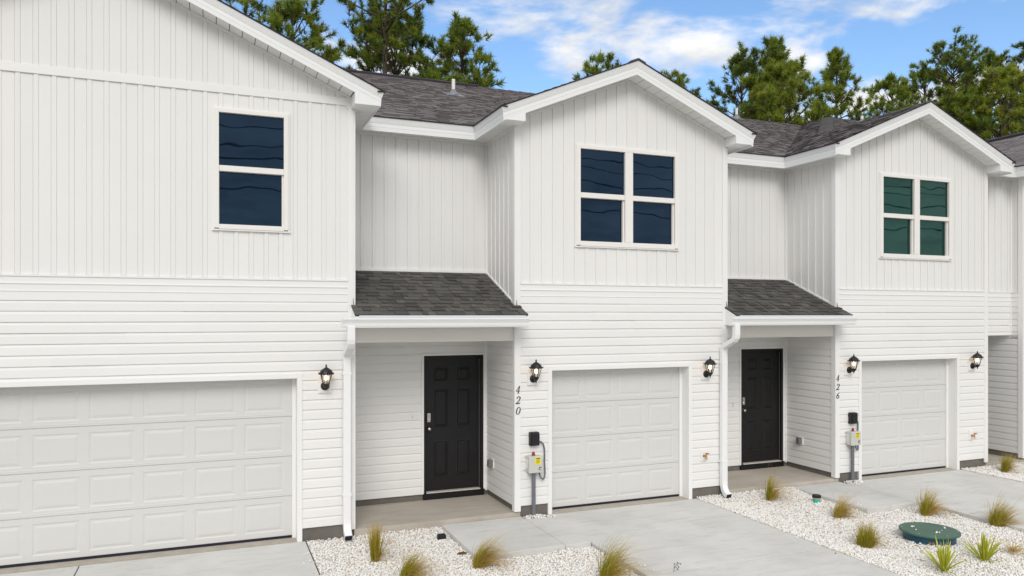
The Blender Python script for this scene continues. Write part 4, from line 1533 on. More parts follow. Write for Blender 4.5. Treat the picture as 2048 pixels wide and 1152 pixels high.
# ------------------------------------------------------------------ disconnects and pump alarm panels
def disconnect(x, z, label, loop):
    t = thing('disconnect_box', label, 'electrical box', (x, 0, z), 'black disconnect boxes')
    O = (0, 0, 0)
    MB().box(-0.07, 0.07, -0.085, 0.0, -0.1, 0.1).build('body', BLACKP, t, org=O, bevel=0.008)
    MB().box(-0.052, 0.07, -0.1, -0.085, -0.094, 0.094).build('cover', BLACKP, t, org=O, bevel=0.008)
    MB().box(-0.03, 0.066, -0.108, -0.1, 0.04, 0.056).build('latch', BLACKP, t, org=O, bevel=0.003)
    MB().lathe([(0.02, 0), (0.018, 0.014)], (0.07, -0.055, 0.012), 10).build('knob', BLACKP, t, org=O)
    cond = MB().tube(loop, 0.0125, 8)
    cond.build('conduit', GREYC, t, org=O, smooth=True)
    return t


def alarm_panel(x, z, label, ground=0.0):
    t = thing('alarm_panel', label, 'alarm panel', (x, 0, z), 'grey pump alarm panels')
    O = (0, 0, 0)
    m = MB().box(-0.105, 0.105, -0.12, -0.018, -0.125, 0.115)
    m.build('box', GREYP, t, org=O, bevel=0.01)
    MB().box(-0.112, 0.112, -0.155, -0.12, -0.13, 0.12).build('lid', GREYP, t, org=O, bevel=0.012)
    b = MB()
    for zz in (-0.1, 0.09):
        b.box(-0.128, -0.105, -0.022, -0.014, zz - 0.013, zz + 0.013)
        b.box(0.105, 0.128, -0.022, -0.014, zz - 0.013, zz + 0.013)
    b.build('mounting_ear', GREYP, t, org=O)
    MB().box(-0.015, 0.07, -0.1575, -0.155, 0.0, 0.1).build('sticker', YEL, t, org=O)
    s = MB()
    s.box(-0.003, 0.06, -0.1595, -0.1575, 0.078, 0.09)
    for k, (a, b2) in enumerate(((0.002, 0.056), (0.0, 0.05), (0.004, 0.058), (0.0, 0.044))):
        s.box(a, b2, -0.1595, -0.1575, 0.06 - k * 0.014, 0.064 - k * 0.014)
    s.build('lettering', INK, t, org=O)
    MB().box(0.045, 0.085, -0.165, -0.155, -0.085, -0.04).build('latch', GREYC, t, org=O, bevel=0.003)
    MB().box(0.055, 0.085, -0.168, -0.165, -0.078, -0.055).build('latch_plate', GREYP, t, org=O)
    MB().lathe([(0.028, 0.12), (0.027, 0.135), (0.022, 0.135)], (-0.015, -0.09, 0), 14).build('beacon_base', GREYC, t, org=O)
    MB().lathe([(0.022, 0.135), (0.022, 0.16), (0.016, 0.176), (0.003, 0.181)], (-0.015, -0.09, 0), 14).build('beacon', RED, t, org=O, smooth=True)
    st = MB()
    for k in range(5):
        st.box(-0.107, -0.105, -0.09 + k * 0.014, -0.083 + k * 0.014, -0.06, 0.07)
    st.build('side_label', PVC, t, org=O)
    m = MB().tube([(-0.005, -0.075, ground - z - 0.2), (-0.005, -0.075, -0.125)], 0.03, 12)
    m.build('post', GREYC, t, org=O, smooth=False)
    MB().lathe([(0.038, -0.145), (0.038, -0.123)], (-0.005, -0.075, 0), 12).build('collar', GREYC, t, org=O)
    MB().lathe([(0.016, -0.148), (0.018, -0.125)], (0.055, -0.075, 0), 10).build('gland', SEAL, t, org=O)
    return t


disconnect(4.437, 1.148, 'black disconnect box under the 420 lantern with a long grey conduit loop',
           [(0.075, -0.05, -0.045), (0.11, -0.05, -0.05), (0.15, -0.045, -0.085), (0.17, -0.04, -0.15), (0.178, -0.035, -0.25), (0.178, -0.03, -0.34),
            (0.184, -0.03, -0.46), (0.182, -0.04, -0.53), (0.165, -0.055, -0.585), (0.135, -0.07, -0.605), (0.105, -0.075, -0.585), (0.082, -0.075, -0.54), (0.073, -0.075, -0.5)])
alarm_panel(4.425, 0.79, 'grey alarm panel with yellow sticker on a post, below the blue-black twin windows')
disconnect(10.645, 1.135, 'black disconnect box above the grey panel, between the numbers 426 and a garage',
           [(0.075, -0.05, -0.05), (0.105, -0.05, -0.06), (0.125, -0.045, -0.1), (0.13, -0.04, -0.18), (0.13, -0.032, -0.3), (0.135, -0.03, -0.42), (0.135, -0.04, -0.5),
            (0.12, -0.055, -0.555), (0.09, -0.07, -0.575), (0.062, -0.075, -0.555), (0.046, -0.075, -0.52), (0.04, -0.075, -0.48)])
alarm_panel(10.62, 0.79, 'grey alarm panel with yellow sticker on a post, below the green-tinted windows')


def hose_bib(x, z, label):
    t = thing('hose_tap', label, 'hose tap', (x, 0, z), 'brass hose taps')
    O = (0, 0, 0)
    MB().box(-0.06, 0.06, -0.03, 0.0, -0.095, 0.095).box(-0.045, 0.045, -0.036, -0.03, -0.08, 0.08).build('mounting_block', TRIM, t, org=O, bevel=0.004)
    m = MB().tube([(0, -0.03, -0.01), (0, -0.08, -0.01), (0, -0.1, -0.025), (0.0, -0.115, -0.06)], [0.014, 0.016, 0.016, 0.014], 10)
    m.tube([(0, -0.075, -0.01), (0.012, -0.1, 0.025)], 0.01, 8)
    m.lathe([(0.02, 0.03), (0.02, 0.04)], (0, 0, -0.01), 10, 'y')
    m.build('tap_body', BRASS, t, org=O, smooth=False)
    w_ = MB().lathe([(0.008, 0.0), (0.034, 0.004), (0.036, 0.012), (0.03, 0.016), (0.008, 0.014)], (0.014, -0.108, 0.026), 10, rot=0.2)
    w_.build('handle', RED, t, org=O)
    return t


hose_bib(7.46, 0.693, 'brass hose tap with red handle on the pier beside the 420 garage')
hose_bib(13.70, 0.648, 'brass hose tap with red handle on the outer pier of number 426')


def outlet(x, y, z, label):
    t = thing('outlet_cover', label, 'outlet cover', (x, y, z), 'covered outlets on the porch walls')
    O = (0, 0, 0)
    MB().box(-0.016, 0.0, -0.068, 0.068, -0.075, 0.075).build('mounting_block', TRIM, t, org=O, bevel=0.004)
    MB().box(-0.08, -0.016, -0.045, 0.05, -0.062, 0.062).build('cover', GREYO, t, org=O, bevel=0.012)
    MB().box(-0.088, -0.08, -0.03, -0.008, -0.045, 0.045).box(-0.088, -0.08, 0.008, 0.03, -0.045, 0.045).build('cover_rib', GREYO, t, org=O, bevel=0.004)
    return t


outlet(4.152, 0.93, 0.63, 'grey outlet cover low on the porch wall nearest the double garage')
outlet(10.283, 0.83, 0.62, 'grey outlet cover on the porch wall below the green-windowed gable')


def bell(x, z, label):
    t = thing('doorbell', label, 'doorbell', (x, D - 0.016, z), 'doorbells by the front doors')
    MB().box(-0.012, 0.012, -0.01, 0.008, -0.045, 0.045).build('plate', PVC, t, org=(0, 0, 0), bevel=0.003)
    MB().lathe([(0.007, 0.01), (0.005, 0.014)], (0, 0, 0), 10, 'y').build('button', GREYO, t, org=(0, 0, 0))
    return t


bell(2.925, 1.385, 'narrow doorbell on the wide stretch of siding by the nearer black door')
bell(9.04, 1.285, 'narrow doorbell on the short strip of siding between downspout and farther black door')


def vent_pipe(x, y, zr, hgt, label, r=0.038):
    t = thing('vent_pipe', label, 'roof vent', (x, y, zr), 'roof vent pipes')
    O = (0, 0, 0)
    MB().tube([(0, 0, -0.1), (0, 0, hgt)], r, 12).build('pipe', PVC, t, org=O, smooth=False)
    s = MP
    m = MB().lathe([(0.13, -0.05), (0.115, 0.01), (0.07, 0.065), (r + 0.006, 0.1), (r + 0.004, 0.115)], (0, 0, 0), 16)
    m.build('boot', LEAD, t, org=O, smooth=True)
    m = MB().poly([(-0.2, -0.2, -0.2 * s + 0.016), (0.2, -0.2, -0.2 * s + 0.016), (0.2, 0.22, 0.22 * s + 0.016), (-0.2, 0.22, 0.22 * s + 0.016)])
    m = MB(); m.prism([(-0.2, -0.2, -0.2 * s + 0.012), (0.2, -0.2, -0.2 * s + 0.012), (0.2, 0.22, 0.22 * s + 0.012), (-0.2, 0.22, 0.22 * s + 0.012)],
                      [(-0.2, -0.2, -0.2 * s + 0.017), (0.2, -0.2, -0.2 * s + 0.017), (0.2, 0.22, 0.22 * s + 0.017), (-0.2, 0.22, 0.22 * s + 0.017)])
    m.build('flashing', LEAD, t, org=O)
    return t


vent_pipe(4.76, 4.93, mz(4.93), 0.33, 'white plastic vent pipe with grey boot on the roof behind number 420')
vent_pipe(13.85, 7.15, mz(7.15), 0.3, 'white vent pipe near the ridge, between the roof of 420 and the pines')
vent_pipe(17.45, 6.1, m3(6.1), 0.2, 'small white vent pipe beside the far roof peak', 0.04)

# ------------------------------------------------------------------ things in the gravel
t = thing('tank_lid', 'round green lid on a blue-green riser in the white gravel', 'tank lid', (8.9, -3.0, -0.06))
c0 = (0, 0, 0)
MB().lathe([(0.31, -0.1), (0.315, 0.155), (0.3, 0.157)], c0, 48).build('riser', RISER, t, org=(0, 0, 0), smooth=False)
MB().lathe([(0.362, 0.148), (0.366, 0.152), (0.366, 0.17), (0.36, 0.176), (0.02, 0.182)], c0, 48).build('lid', LIDG, t, org=(0, 0, 0))
b = MB()
for k in range(6):
    a = PI / 3 * k + 0.3
    b.lathe([(0.012, 0.176), (0.012, 0.184)], (0.325 * math.cos(a), 0.325 * math.sin(a), 0), 8)
b.build('bolt', STEEL, t, org=(0, 0, 0))
e = MB()
ang = math.atan2(-7.2, -8.9) + 0.0
for k in (-1, 1):
    a = ang + k * 0.06 + 0.08
    e.lathe([(0.016, 0.314), (0.016, 0.322)], (0, 0, 0), 10, 'y')
    n_ = len(e.v)
    for q in range(n_ - 20, n_):
        x_, y_, z_ = e.v[q]
        r_ = -y_
        e.v[q] = (r_ * math.cos(a) - x_ * math.sin(a), r_ * math.sin(a) + x_ * math.cos(a), z_ + 0.075)
e.build('emblem', BRASS, t, org=(0, 0, 0))
pl = np.array([(8.78, -2.83, 0.125), (8.70, -2.96, 0.125), (8.83, -3.16, 0.125), (8.86, -3.18, 0.125), (9.12, -3.05, 0.125), (8.98, -3.12, 0.125), (8.81, -2.84, 0.125)])
v, f, tn = stones(len(pl), pl, np.array([.018, .02, .022, .018, .02, .009, .014]), np.full(len(pl), 0.8))
o = np_obj('gravel', v, f, STONE, tone=tn)
o['kind'] = 'stuff'

t = thing('cleanout_pipe', 'teal cleanout pipe with black cap standing in white gravel', 'pipe', (9.06, -0.83, -0.05))
MB().lathe([(0.056, -0.1), (0.056, 0.075)], c0, 24).build('pipe', TEAL, t, org=(0, 0, 0), smooth=False)
MB().lathe([(0.064, 0.068), (0.064, 0.09)], c0, 24).build('ring', TAN, t, org=(0, 0, 0))
MB().lathe([(0.068, 0.09), (0.07, 0.094), (0.07, 0.122), (0.062, 0.13), (0.01, 0.128)], c0, 24).build('cap', BLACKP, t, org=(0, 0, 0))

t = thing('ground_light', 'small black block half sunk in gravel beside the walkway of 420', 'ground light', (2.885, -0.5, -0.055))
MB().box(-0.055, 0.055, -0.045, 0.05, 0.0, 0.085).build('housing', BLACKP, t, org=(0, 0, 0), bevel=0.014)
MB().box(-0.05, 0.05, -0.06, -0.045, -0.01, 0.032).build('base', PVC, t, org=(0, 0, 0), bevel=0.006)
MB().box(-0.05, -0.018, -0.055, -0.045, 0.055, 0.085).build('clip', BLACKP, t, org=(0, 0, 0), bevel=0.006)

m = MB()
lp = [(-0.07, 0, 0.012), (-0.03, 0.03, 0.02), (0.03, 0.028, 0.026), (0.075, 0.0, 0.01), (0.03, -0.03, 0.018), (-0.03, -0.028, 0.012)]
m.prism([(x, y, z) for x, y, z in lp], [(x, y, z + 0.004) for x, y, z in lp])
o = m.build('dead_leaf', LEAFB, None, org=(0, 0, 0), loc=(2.95, -1.18, -0.05))
tag(o, 'curled brown dead leaf on gravel against the walkway edge', 'leaf')

# ------------------------------------------------------------------ grasses and lilies
def ribbons(n, base, dir0, L, w_, droop, wind, segs=6, rng=RNG, tipw=0.15):
    """n arching blades: vectorised ribbons. base (n,3), dir0 (n,3) unit, L (n), w_ (n)"""
    p = base.copy(); d = dir0.copy()
    V = []
    side = np.cross(d, np.array([0, 0, 1.0])); side /= np.linalg.norm(side, axis=1, keepdims=True) + 1e-9
    ang = rng.uniform(-0.8, 0.8, n)
    side = side * np.cos(ang)[:, None] + np.cross(d, side) * np.sin(ang)[:, None]
    for k in range(segs + 1):
        t = k / segs
        ww = w_ * (1 - (1 - tipw) * t ** 1.5) * 0.5
        V.append(np.stack([p - side * ww[:, None], p + side * ww[:, None]], 1))
        d = d + np.array([0, 0, -1.0]) * (droop * (0.25 + 1.2 * t))[:, None] / segs + wind * (0.45 + 1.0 * t) / segs
        d /= np.linalg.norm(d, axis=1, keepdims=True)
        p = p + d * (L / segs)[:, None]
    V = np.stack(V, 1)                                   # n, segs+1, 2, 3
    idx = np.arange(n)[:, None] * (segs + 1) * 2 + np.arange(segs)[None] * 2
    f = np.stack([idx, idx + 1, idx + 3, idx + 2], -1).reshape(-1, 4)
    return V.reshape(-1, 3), f


def tuft(x, y, z, h, n, spread, lean, droop, tanness, label, base_r=0.05, flop=0.25, seed=0):
    t = thing('feather_grass', label, 'grass tuft', (x, y, z), 'feather grass tufts in the gravel')
    r = np.random.default_rng(seed + 100)

    def bunch(n, h, spread, lean, droop, tone_lo, tone_hi, wid, name, aim=None):
        a = r.uniform(0, 2 * PI, n); rr = base_r * np.sqrt(r.random(n))
        b = np.stack([x + rr * np.cos(a), y + rr * np.sin(a), np.full(n, z - 0.01)], 1)
        az = r.uniform(0, 2 * PI, n); tl = np.abs(r.normal(0, spread, n))
        if aim is not None:
            az = r.normal(aim, 0.55, n); tl = r.uniform(0.25, 1.05, n)
        d = np.stack([np.sin(tl) * np.cos(az), np.sin(tl) * np.sin(az), np.cos(tl)], 1)
        L = h * r.uniform(0.35, 1.2, n)
        v, f = ribbons(n, b, d, L, wid * r.uniform(0.7, 1.3, n), droop * r.uniform(0.5, 1.6, n), np.array(lean)[None] * r.uniform(0.4, 1.5, (n, 1)), 7, r, 0.25)
        t0 = r.uniform(tone_lo, tone_hi, n) + 0.04
        k = np.linspace(0, 1, 8)
        tone = np.clip(t0[:, None] + 0.34 * np.abs(k[None] - 0.35) ** 1.2 * 1.0 + np.where(k[None] < 0.12, 0.25, 0), 0, 1)
        np_obj(name, v, f, BLADE, parent=t, tone=np.repeat(tone.reshape(-1), 2), org=(x, y, z))
    bunch(int(n * (1 - flop)), h, spread, lean, droop, 0.05 + tanness * 0.3, 0.4 + tanness * 0.35, 0.0062, 'blades')
    if flop > 0:
        bunch(int(n * flop), h * 1.3, spread, (0.25, 0, 0), 1.9, 0.45 + tanness * 0.3, 0.85 + tanness * 0.15, 0.0055, 'arching_blades', -0.25)
    # a few long awns
    bunch(26, h * 1.45, spread * 0.9, lean, droop * 0.5, 0.4, 0.8, 0.003, 'awns')
    return t


tuft(1.89, -0.98, -0.05, 0.40, 480, 0.17, (0.05, 0.0, 0), 0.3, 0.5, 'tall upright feather grass tuft near the corner of the double garage pier', 0.05, 0.12, 1)
tuft(2.10, -1.74, -0.05, 0.34, 460, 0.42, (1.5, 0.4, 0), 1.5, 0.2, 'feather grass tuft arching sideways, nearest the double garage drive', 0.07, 0.4, 2)
tuft(2.98, -1.69, -0.05, 0.42, 520, 0.3, (2.6, 0.4, 0), 2.0, 0.5, 'feather grass tuft bent over the front corner of the 420 walkway', 0.06, 0.42, 3)
tuft(4.18, -2.66, -0.05, 0.50, 480, 0.32, (2.2, 0.5, 0), 1.2, 0.2, 'feather grass tuft leaning over the edge of the 420 driveway', 0.06, 0.35, 4)
tuft(8.43, -0.46, -0.02, 0.36, 330, 0.22, (0.3, 0, 0), 0.4, 0.2, 'feather grass tuft in front of the porch slab of 426', 0.05, 0.5, 5)
tuft(8.70, -1.62, -0.05, 0.36, 480, 0.3, (2.4, 0.1, 0), 2.2, 0.6, 'straw-coloured feather grass tuft flopping beside the 426 walkway', 0.06, 0.5, 6)
tuft(7.98, -2.80, -0.05, 0.28, 640, 0.38, (0.2, 0, 0), 0.5, 0.2, 'short bushy feather grass tuft between the 420 driveway and the green lid', 0.1, 0.25, 7)
tuft(10.06, -2.0, -0.05, 0.38, 430, 0.3, (0.7, 0, 0), 0.9, 0.35, 'wispy feather grass tuft behind the green lid, tips lying to one side', 0.06, 0.55, 8)
tuft(10.46, -2.82, -0.05, 0.40, 600, 0.4, (1.4, 0, 0), 1.3, 0.25, 'large feather grass tuft spilling along the 426 driveway edge', 0.09, 0.42, 9)
tuft(14.13, -0.39, -0.02, 0.38, 420, 0.32, (1.5, 0, 0), 1.2, 0.15, 'feather grass tuft in front of the last porch past number 426', 0.05, 0.35, 10)


def lily(x, y, z, label, seed, k=1.0):
    t = thing('variegated_lily', label, 'plant', (x, y, z), 'yellow-striped strap-leaf plants')
    r = np.random.default_rng(seed)
    for j in range(46):
        az = r.uniform(0, 2 * PI); tl = abs(r.normal(0.4, 0.3))
        L = k * r.uniform(0.26, 0.5)
        a = np.array([[x + 0.02 * math.cos(az), y + 0.02 * math.sin(az), z - 0.01]])
        d = np.array([[math.sin(tl) * math.cos(az), math.sin(tl) * math.sin(az), math.cos(tl)]])
        V = []
        wv = np.array([0.022 * r.uniform(0.7, 1.25)])
        segs = 6
        side = np.cross(d[0], [0, 0, 1.0]); side /= np.linalg.norm(side)
        ra = r.uniform(-1.0, 1.0)
        side = side * math.cos(ra) + np.cross(d[0], side) * math.sin(ra)
        p = a[0].copy(); dd = d[0].copy()
        droop = r.uniform(0.15, 1.1) * tl
        tone = []
        green = r.uniform(0.0, 0.35)
        tip = r.random() < 0.2
        for q in range(segs + 1):
            tt = q / segs
            w_ = wv[0] * (0.7 + 0.6 * tt) * (1 - tt ** 3) * 0.5 + 0.0005
            up = np.cross(side, dd)
            for s_, tn in ((-1, 0.85), (-0.45, green), (0.45, green + 0.1), (1, 0.9)):
                V.append(p + side * w_ * s_ + up * abs(s_) * w_ * 0.5)
                tone.append(1.0 if (tip and tt > 0.8) else tn)
            dd = dd + np.array([0, 0, -1]) * droop * (0.3 + tt) / segs
            dd /= np.linalg.norm(dd)
            p = p + dd * L / segs
        F = []
        for q in range(segs):
            for c in range(3):
                i = q * 4 + c
                F.append((i, i + 1, i + 5, i + 4))
        np_obj('leaf', np.array(V), F, LILY, parent=t, tone=tone, org=(x, y, z))
    return t


lily(8.07, -3.86, -0.05, 'yellow-striped strap-leaf plant at the picture bottom, in front of the green lid', 5, 0.88)
lily(8.82, -3.82, -0.05, 'yellow-striped strap-leaf plant with upright leaves, right of the lid front', 9, 0.82)

t = thing('dry_grass', 'flattened tan dry grass tuft at the picture edge past the striped plants', 'grass tuft', (9.5, -3.72, -0.05))
r_ = np.random.default_rng(55)
n = 90
az = r_.uniform(0, 2 * PI, n); tl = r_.uniform(0.7, 1.45, n)
v, f = ribbons(n, np.tile([[9.5, -3.72, -0.03]], (n, 1)) + r_.normal(0, 0.02, (n, 3)) * [1, 1, 0.2], np.stack([np.sin(tl) * np.cos(az), np.sin(tl) * np.sin(az), np.cos(tl)], 1),
               r_.uniform(0.12, 0.3, n), np.full(n, 0.007), np.full(n, 0.7), np.array([[-0.2, 0, 0]]), 6, r_)
np_obj('blades', v, f, BLADE, parent=t, tone=np.repeat(r_.uniform(0.7, 1, n), 14), org=(9.5, -3.72, -0.05))

t = thing('dry_weed', 'thin dry weed sprig rising from the driveway joint of 420', 'weed', (4.98, -2.84, 0.0))
m = MB()
for pts in ([(0, 0, -0.02), (0.01, 0, 0.04), (0.035, 0, 0.075), (0.075, 0.0, 0.092), (0.098, 0, 0.078)], [(0.012, 0, 0.045), (0.008, 0.004, 0.075), (0.014, 0.002, 0.09)],
            [(0.035, 0, 0.075), (0.06, 0.0, 0.07), (0.07, 0, 0.045)], [(0.05, 0, 0.083), (0.052, 0, 0.1)], [(0.02, 0, 0.06), (0.045, 0, 0.04), (0.06, 0, 0.02)]):
    m.tube(pts, 0.0028, 5)
m.build('stem', DRYTW, t, org=(0, 0, 0))
m = MB()
for x_, z_ in ((0.098, 0.078), (0.07, 0.045), (0.014, 0.09), (0.052, 0.1), (0.06, 0.02)):
    m.lathe([(0.002, -0.008), (0.008, 0.0), (0.003, 0.008)], (x_, 0, z_), 6)
m.build('seed_head', DRYTW, t, org=(0, 0, 0))

# ------------------------------------------------------------------ pines behind the row
def pine(x, y, top, crown, rad, seed, label, n_limb=34, open_=0.5, shape='cone', lean=0.0, tone=0.5, clump=0.30, flat=0.0, nclump=1.0):
    t = thing('pine_tree', label, 'pine tree', (x, y, -0.26), 'pine trees behind the row')
    r = random.Random(seed)
    rg = np.random.default_rng(seed)
    tone += 0.15
    n_limb = int(n_limb * 1.25); rad = rad * 1.12
    H = top - 0.75
    tk = MB()
    pts, rad_t = [], []
    bend = (r.uniform(-0.25, 0.25) + lean, r.uniform(-0.2, 0.2))
    for k in range(11):
        s = k / 10
        pts.append((x - lean * (1 - s) * 2 + bend[0] * math.sin(s * 2.6) * 0.5, y + bend[1] * math.sin(s * 3.3) * 0.5, -0.26 + (H + 0.26) * s))
        rad_t.append(0.2 * (1 - s) ** 0.75 + 0.02)
    tk.tube(pts, rad_t, 9)

    def trunk_at(z):
        s = (z + 0.26) / (H + 0.26) * 10
        k = min(9, max(0, int(s)))
        a, b = Vector(pts[k]), Vector(pts[k + 1])
        return a + (b - a) * (s - k)
    C, Dr, Sz = [], [], []
    br = MB()
    for i in range(n_limb):
        u = (i + r.random()) / n_limb
        z = crown + (H - crown) * u
        if shape == 'cone':
            env = (1 - u) ** 0.75 * (0.75 + 0.35 * math.sin(min(u * 4, 1) * PI / 2)) + 0.06
        elif shape == 'round':
            env = math.sqrt(max(0.0, 1 - (2 * u - 0.75) ** 2 / 1.6)) * 0.98
        else:                                               # umbrella: wide at the top
            env = 0.35 + 0.75 * min(1, u * 1.5) * (1 - max(0, u - 0.7) * 1.8)
        ln = rad * env * r.uniform(0.65, 1.15)
        az = i * 2.399 + r.uniform(-0.5, 0.5)
        el = r.uniform(0.05, 0.4) + 0.75 * u * u
        p = trunk_at(z - 0.1)
        d = Vector((math.cos(az) * math.cos(el), math.sin(az) * math.cos(el), math.sin(el)))
        lp, segs = [p.copy()], 5
        for s in range(segs):
            d = (d + Vector((r.uniform(-.2, .2), r.uniform(-.2, .2), r.uniform(0.0, .2)))).normalized()
            p = p + d * ln / segs
            lp.append(p.copy())
        r0 = 0.018 + 0.028 * min(1.0, ln / 2.2)
        br.tube(lp, [r0 * (1 - 0.8 * k / segs) for k in range(segs + 1)], 5)
        nt = max(5, int(ln * 4.7 * nclump))
        for k in range(nt):
            s = 1 - (k + r.random()) / nt * (1 - open_ * 0.8)
            s = min(0.999, max(0.12, s))
            q = s * segs
            a = lp[int(q)].lerp(lp[min(segs, int(q) + 1)], q - int(q))
            td = (d * r.uniform(0.1, 0.7) + Vector((r.uniform(-1, 1), r.uniform(-1, 1), r.uniform(-0.25, 0.9)))).normalized()
            tl_ = r.uniform(0.18, 0.62) * min(1, 0.5 + ln / 2.5)
            e = a + td * tl_
            br.tube([a, a.lerp(e, 0.5) + Vector((0, 0, -0.02)), e], [0.012, 0.009, 0.006], 4, cap=False)
            td2 = (td + Vector((0, 0, 0.5))).normalized()
            for q2 in range(r.choice((1, 2, 2, 3))):
                off = Vector((r.uniform(-1, 1), r.uniform(-1, 1), r.uniform(-0.5, 0.8))) * (0.16 if q2 else 0.0)
                C.append(tuple(e + off)); Dr.append(tuple(td2)); Sz.append(clump * r.uniform(0.75, 1.2))
        C.append(tuple(lp[-1])); Dr.append(tuple((d + Vector((0, 0, 0.4))).normalized())); Sz.append(clump * r.uniform(0.9, 1.2))
    # leader
    for k in range(6):
        C.append((pts[-1][0] + r.uniform(-.12, .12), pts[-1][1] + r.uniform(-.12, .12), top - 0.7 + r.uniform(-0.25, 0.2))); Dr.append((0, 0, 1)); Sz.append(clump)
    C, Dr, Sz = np.array(C), np.array(Dr), np.array(Sz)
    n, m = len(C), 44
    a = rg.normal(size=(n, m, 3)); a /= np.linalg.norm(a, axis=2, keepdims=True)
    d = a * 0.85 + Dr[:, None, :] * 0.75
    d /= np.linalg.norm(d, axis=2, keepdims=True)
    base = C[:, None, :] + Dr[:, None, :] * (rg.uniform(-0.35, 0.35, (n, m, 1)) * Sz[:, None, None]) - d * (0.05 * Sz[:, None, None])
    L = Sz[:, None, None] * rg.uniform(0.6, 1.1, (n, m, 1))
    tip = base + d * L
    s = np.cross(d, rg.normal(size=(n, m, 3))); s /= np.linalg.norm(s, axis=2, keepdims=True) + 1e-9
    wd = 0.0155
    V = np.stack([base - s * wd, base + s * wd, tip], 2).reshape(-1, 3)
    F = np.arange(n * m * 3).reshape(-1, 3)
    ct = np.clip(rg.normal(tone, 0.22, n), 0.1, 1.0)
    ct = np.where(rg.random(n) < 0.035, 0.0, ct)
    tn = np.clip(ct[:, None] + rg.normal(0, 0.08, (n, m)), 0, 1)
    tn = np.where(ct[:, None] == 0.0, 0.0, tn)
    np_obj('crown', V, F, NEEDLE, parent=t, tone=np.repeat(tn.reshape(-1), 3), org=(x, y, -0.26))
    tk_o = tk.build('trunk', BARK, t, smooth=True)
    br.build('branch', BARK, t, smooth=True)['kind'] = 'stuff'
    return t


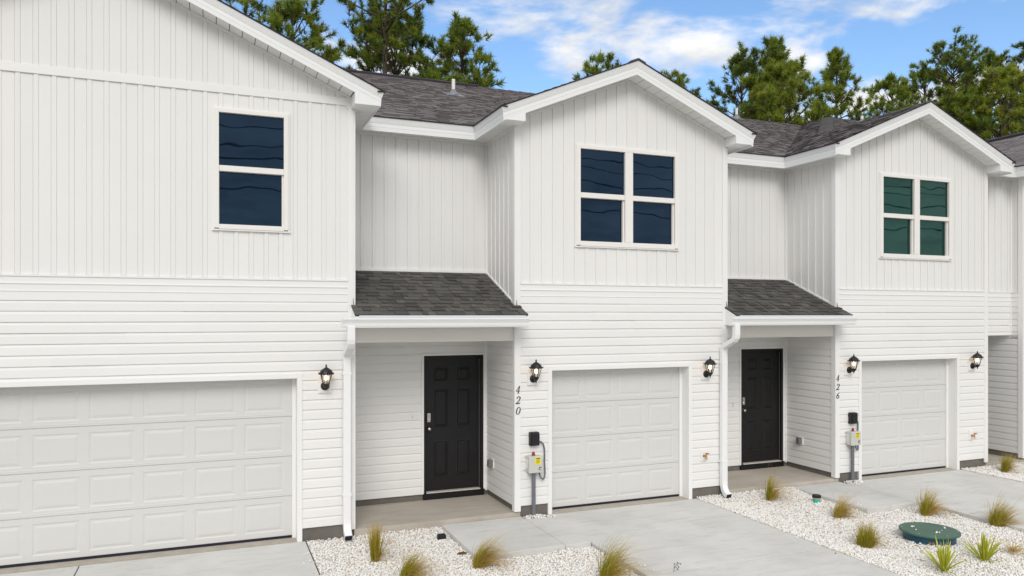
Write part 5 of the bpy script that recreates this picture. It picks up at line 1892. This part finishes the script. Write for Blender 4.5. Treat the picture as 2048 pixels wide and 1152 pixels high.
PINES = [
    (1.52, 26, 19.2, 12.5, 1.7, 'sparse pine crown showing just above the rake of the double-garage house', dict(n_limb=22, open_=0.7, shape='round', tone=0.35)),
    (3.10, 21, 15.6, 8.5, 2.1, 'rounded bright pine between the double-garage roof and the tallest trunk', dict(n_limb=42, open_=0.9, shape='round', tone=0.6)),
    (6.55, 20, 18.6, 12.9, 3.2, 'tall open pine with bare forked trunk above the roof of 420', dict(n_limb=26, open_=0.55, shape='umbrella', tone=0.5, lean=0.15)),
    (8.0, 24, 16.4, 8.0, 3.3, 'dense dark pine behind the tall open trunk over 420', dict(n_limb=60, open_=1.0, shape='round', tone=0.38)),
    (9.74, 19.5, 15.6, 8.5, 2.5, 'pointed pine beside open sky, behind the first roof vent pipe', dict(n_limb=46, open_=0.75, shape='cone', tone=0.5)),
    (18.75, 24, 16.15, 11.0, 1.4, 'pine tip peeking over the rake short of the 420 gable peak', dict(n_limb=22, open_=0.8, shape='umbrella', tone=0.6)),
    (23.2, 24, 16.15, 11.0, 1.15, 'pine tip peeking over the far rake just past the 420 gable peak', dict(n_limb=22, open_=0.8, shape='umbrella', tone=0.55)),
    (26.3, 26, 15.6, 9.5, 1.7, 'low pine beyond the lower right rake of the 420 gable', dict(n_limb=30, open_=0.8, shape='round', tone=0.35)),
    (25.2, 21, 16.6, 8.5, 1.9, 'blue-green pine on the sky side of the big clump between 420 and 426', dict(n_limb=46, open_=0.8, shape='round', tone=0.3)),
    (26.87, 20.5, 17.6, 8.5, 2.35, 'tallest pine of the big clump between 420 and 426, with ragged peak', dict(n_limb=54, open_=0.75, shape='cone', tone=0.45)),
    (24.2, 17, 14.4, 6.5, 2.3, 'bright yellow-green pine at the front of the big clump between 420 and 426', dict(n_limb=62, open_=1.0, shape='round', tone=0.68)),
    (30.6, 20, 17.3, 11.0, 1.9, 'slender see-through pine with a curved lower limb, standing next to the big clump', dict(n_limb=36, open_=0.6, shape='cone', tone=0.6)),
    (37.9, 23, 17.2, 9.0, 2.2, 'low rounded pine behind the near rake of the 426 gable', dict(n_limb=48, open_=0.95, shape='round', tone=0.6)),
    (41.9, 24, 18.6, 10.0, 2.1, 'mid-height pine behind the peak of the 426 gable', dict(n_limb=44, open_=0.9, shape='round', tone=0.45)),
    (40.5, 21, 18.6, 15.4, 1.75, 'umbrella-topped pine on a bare thin trunk above the 426 gable', dict(n_limb=22, open_=0.6, shape='umbrella', tone=0.4)),
    (48.0, 24, 20.0, 10.0, 2.8, 'bushy pine with brown-tipped top past the 426 gable', dict(n_limb=52, open_=0.9, shape='round', tone=0.45)),
    (38.8, 17, 15.9, 8.0, 2.3, 'bright green near pine over the far rake of 426', dict(n_limb=54, open_=0.95, shape='round', tone=0.72)),
    (48.7, 22, 21.2, 9.5, 2.3, 'tall dark pine cut off by the picture edge', dict(n_limb=48, open_=0.85, shape='cone', tone=0.35)),
    (36.6, 18, 14.6, 8.0, 2.0, 'olive pine low behind the 426 peak and umbrella pine', dict(n_limb=50, open_=0.95, shape='round', tone=0.5)),
    (43.5, 18, 15.6, 8.0, 2.4, 'yellowish low pine above the last roof at the picture edge', dict(n_limb=52, open_=0.9, shape='round', tone=0.62)),
    (44.5, 23, 17.6, 9.0, 2.2, 'dark pine in the gap between the umbrella pine and the bushy one', dict(n_limb=48, open_=0.9, shape='round', tone=0.35)),
]
for k, (x, y, top, cr, rad, lab, kw) in enumerate(PINES):
    pine(x, y, top, cr, rad, 40 + k, lab, **kw)

# ------------------------------------------------------------------ overhead cables across the street (mirrored in the window glass)
def cable(y, z, sag, label, r=0.034):
    P = []
    for k in range(61):
        s = (k % 20) / 20 if k < 60 else 0.0
        P.append((-35 + k * 2.45, y, z - sag * 4 * s * (1 - s)))
    o = MB().tube(P, r, 5).build('overhead_cable', CABLE, None, org=(0, 0, 0), loc=(0, 0, 0))
    tag(o, label, 'cable', 'overhead cables mirrored in the windows')


for x in (-35, 14, 63, 112):
    t = thing('utility_pole', 'wooden utility pole across the street holding the overhead cables', 'utility pole', (x, -34.4, -0.26), 'utility poles across the street')
    MB().tube([(0, 0, 0), (0, 0, 14.3)], [0.17, 0.12], 10).build('post', WOOD, t, org=(0, 0, 0))
    MB().box(-0.06, 0.06, -1.2, 1.2, 13.86, 14.0).build('crossarm', WOOD, t, org=(0, 0, 0))
cable(-33.5, 13.75, 0.7, 'topmost black overhead cable across the street')
cable(-35.3, 13.75, 1.3, 'upper far black overhead cable across the street')
cable(-34.2, 12.3, 0.8, 'middle black overhead cable across the street', 0.045)
cable(-34.2, 10.4, 0.6, 'lowest black overhead cable across the street', 0.04)
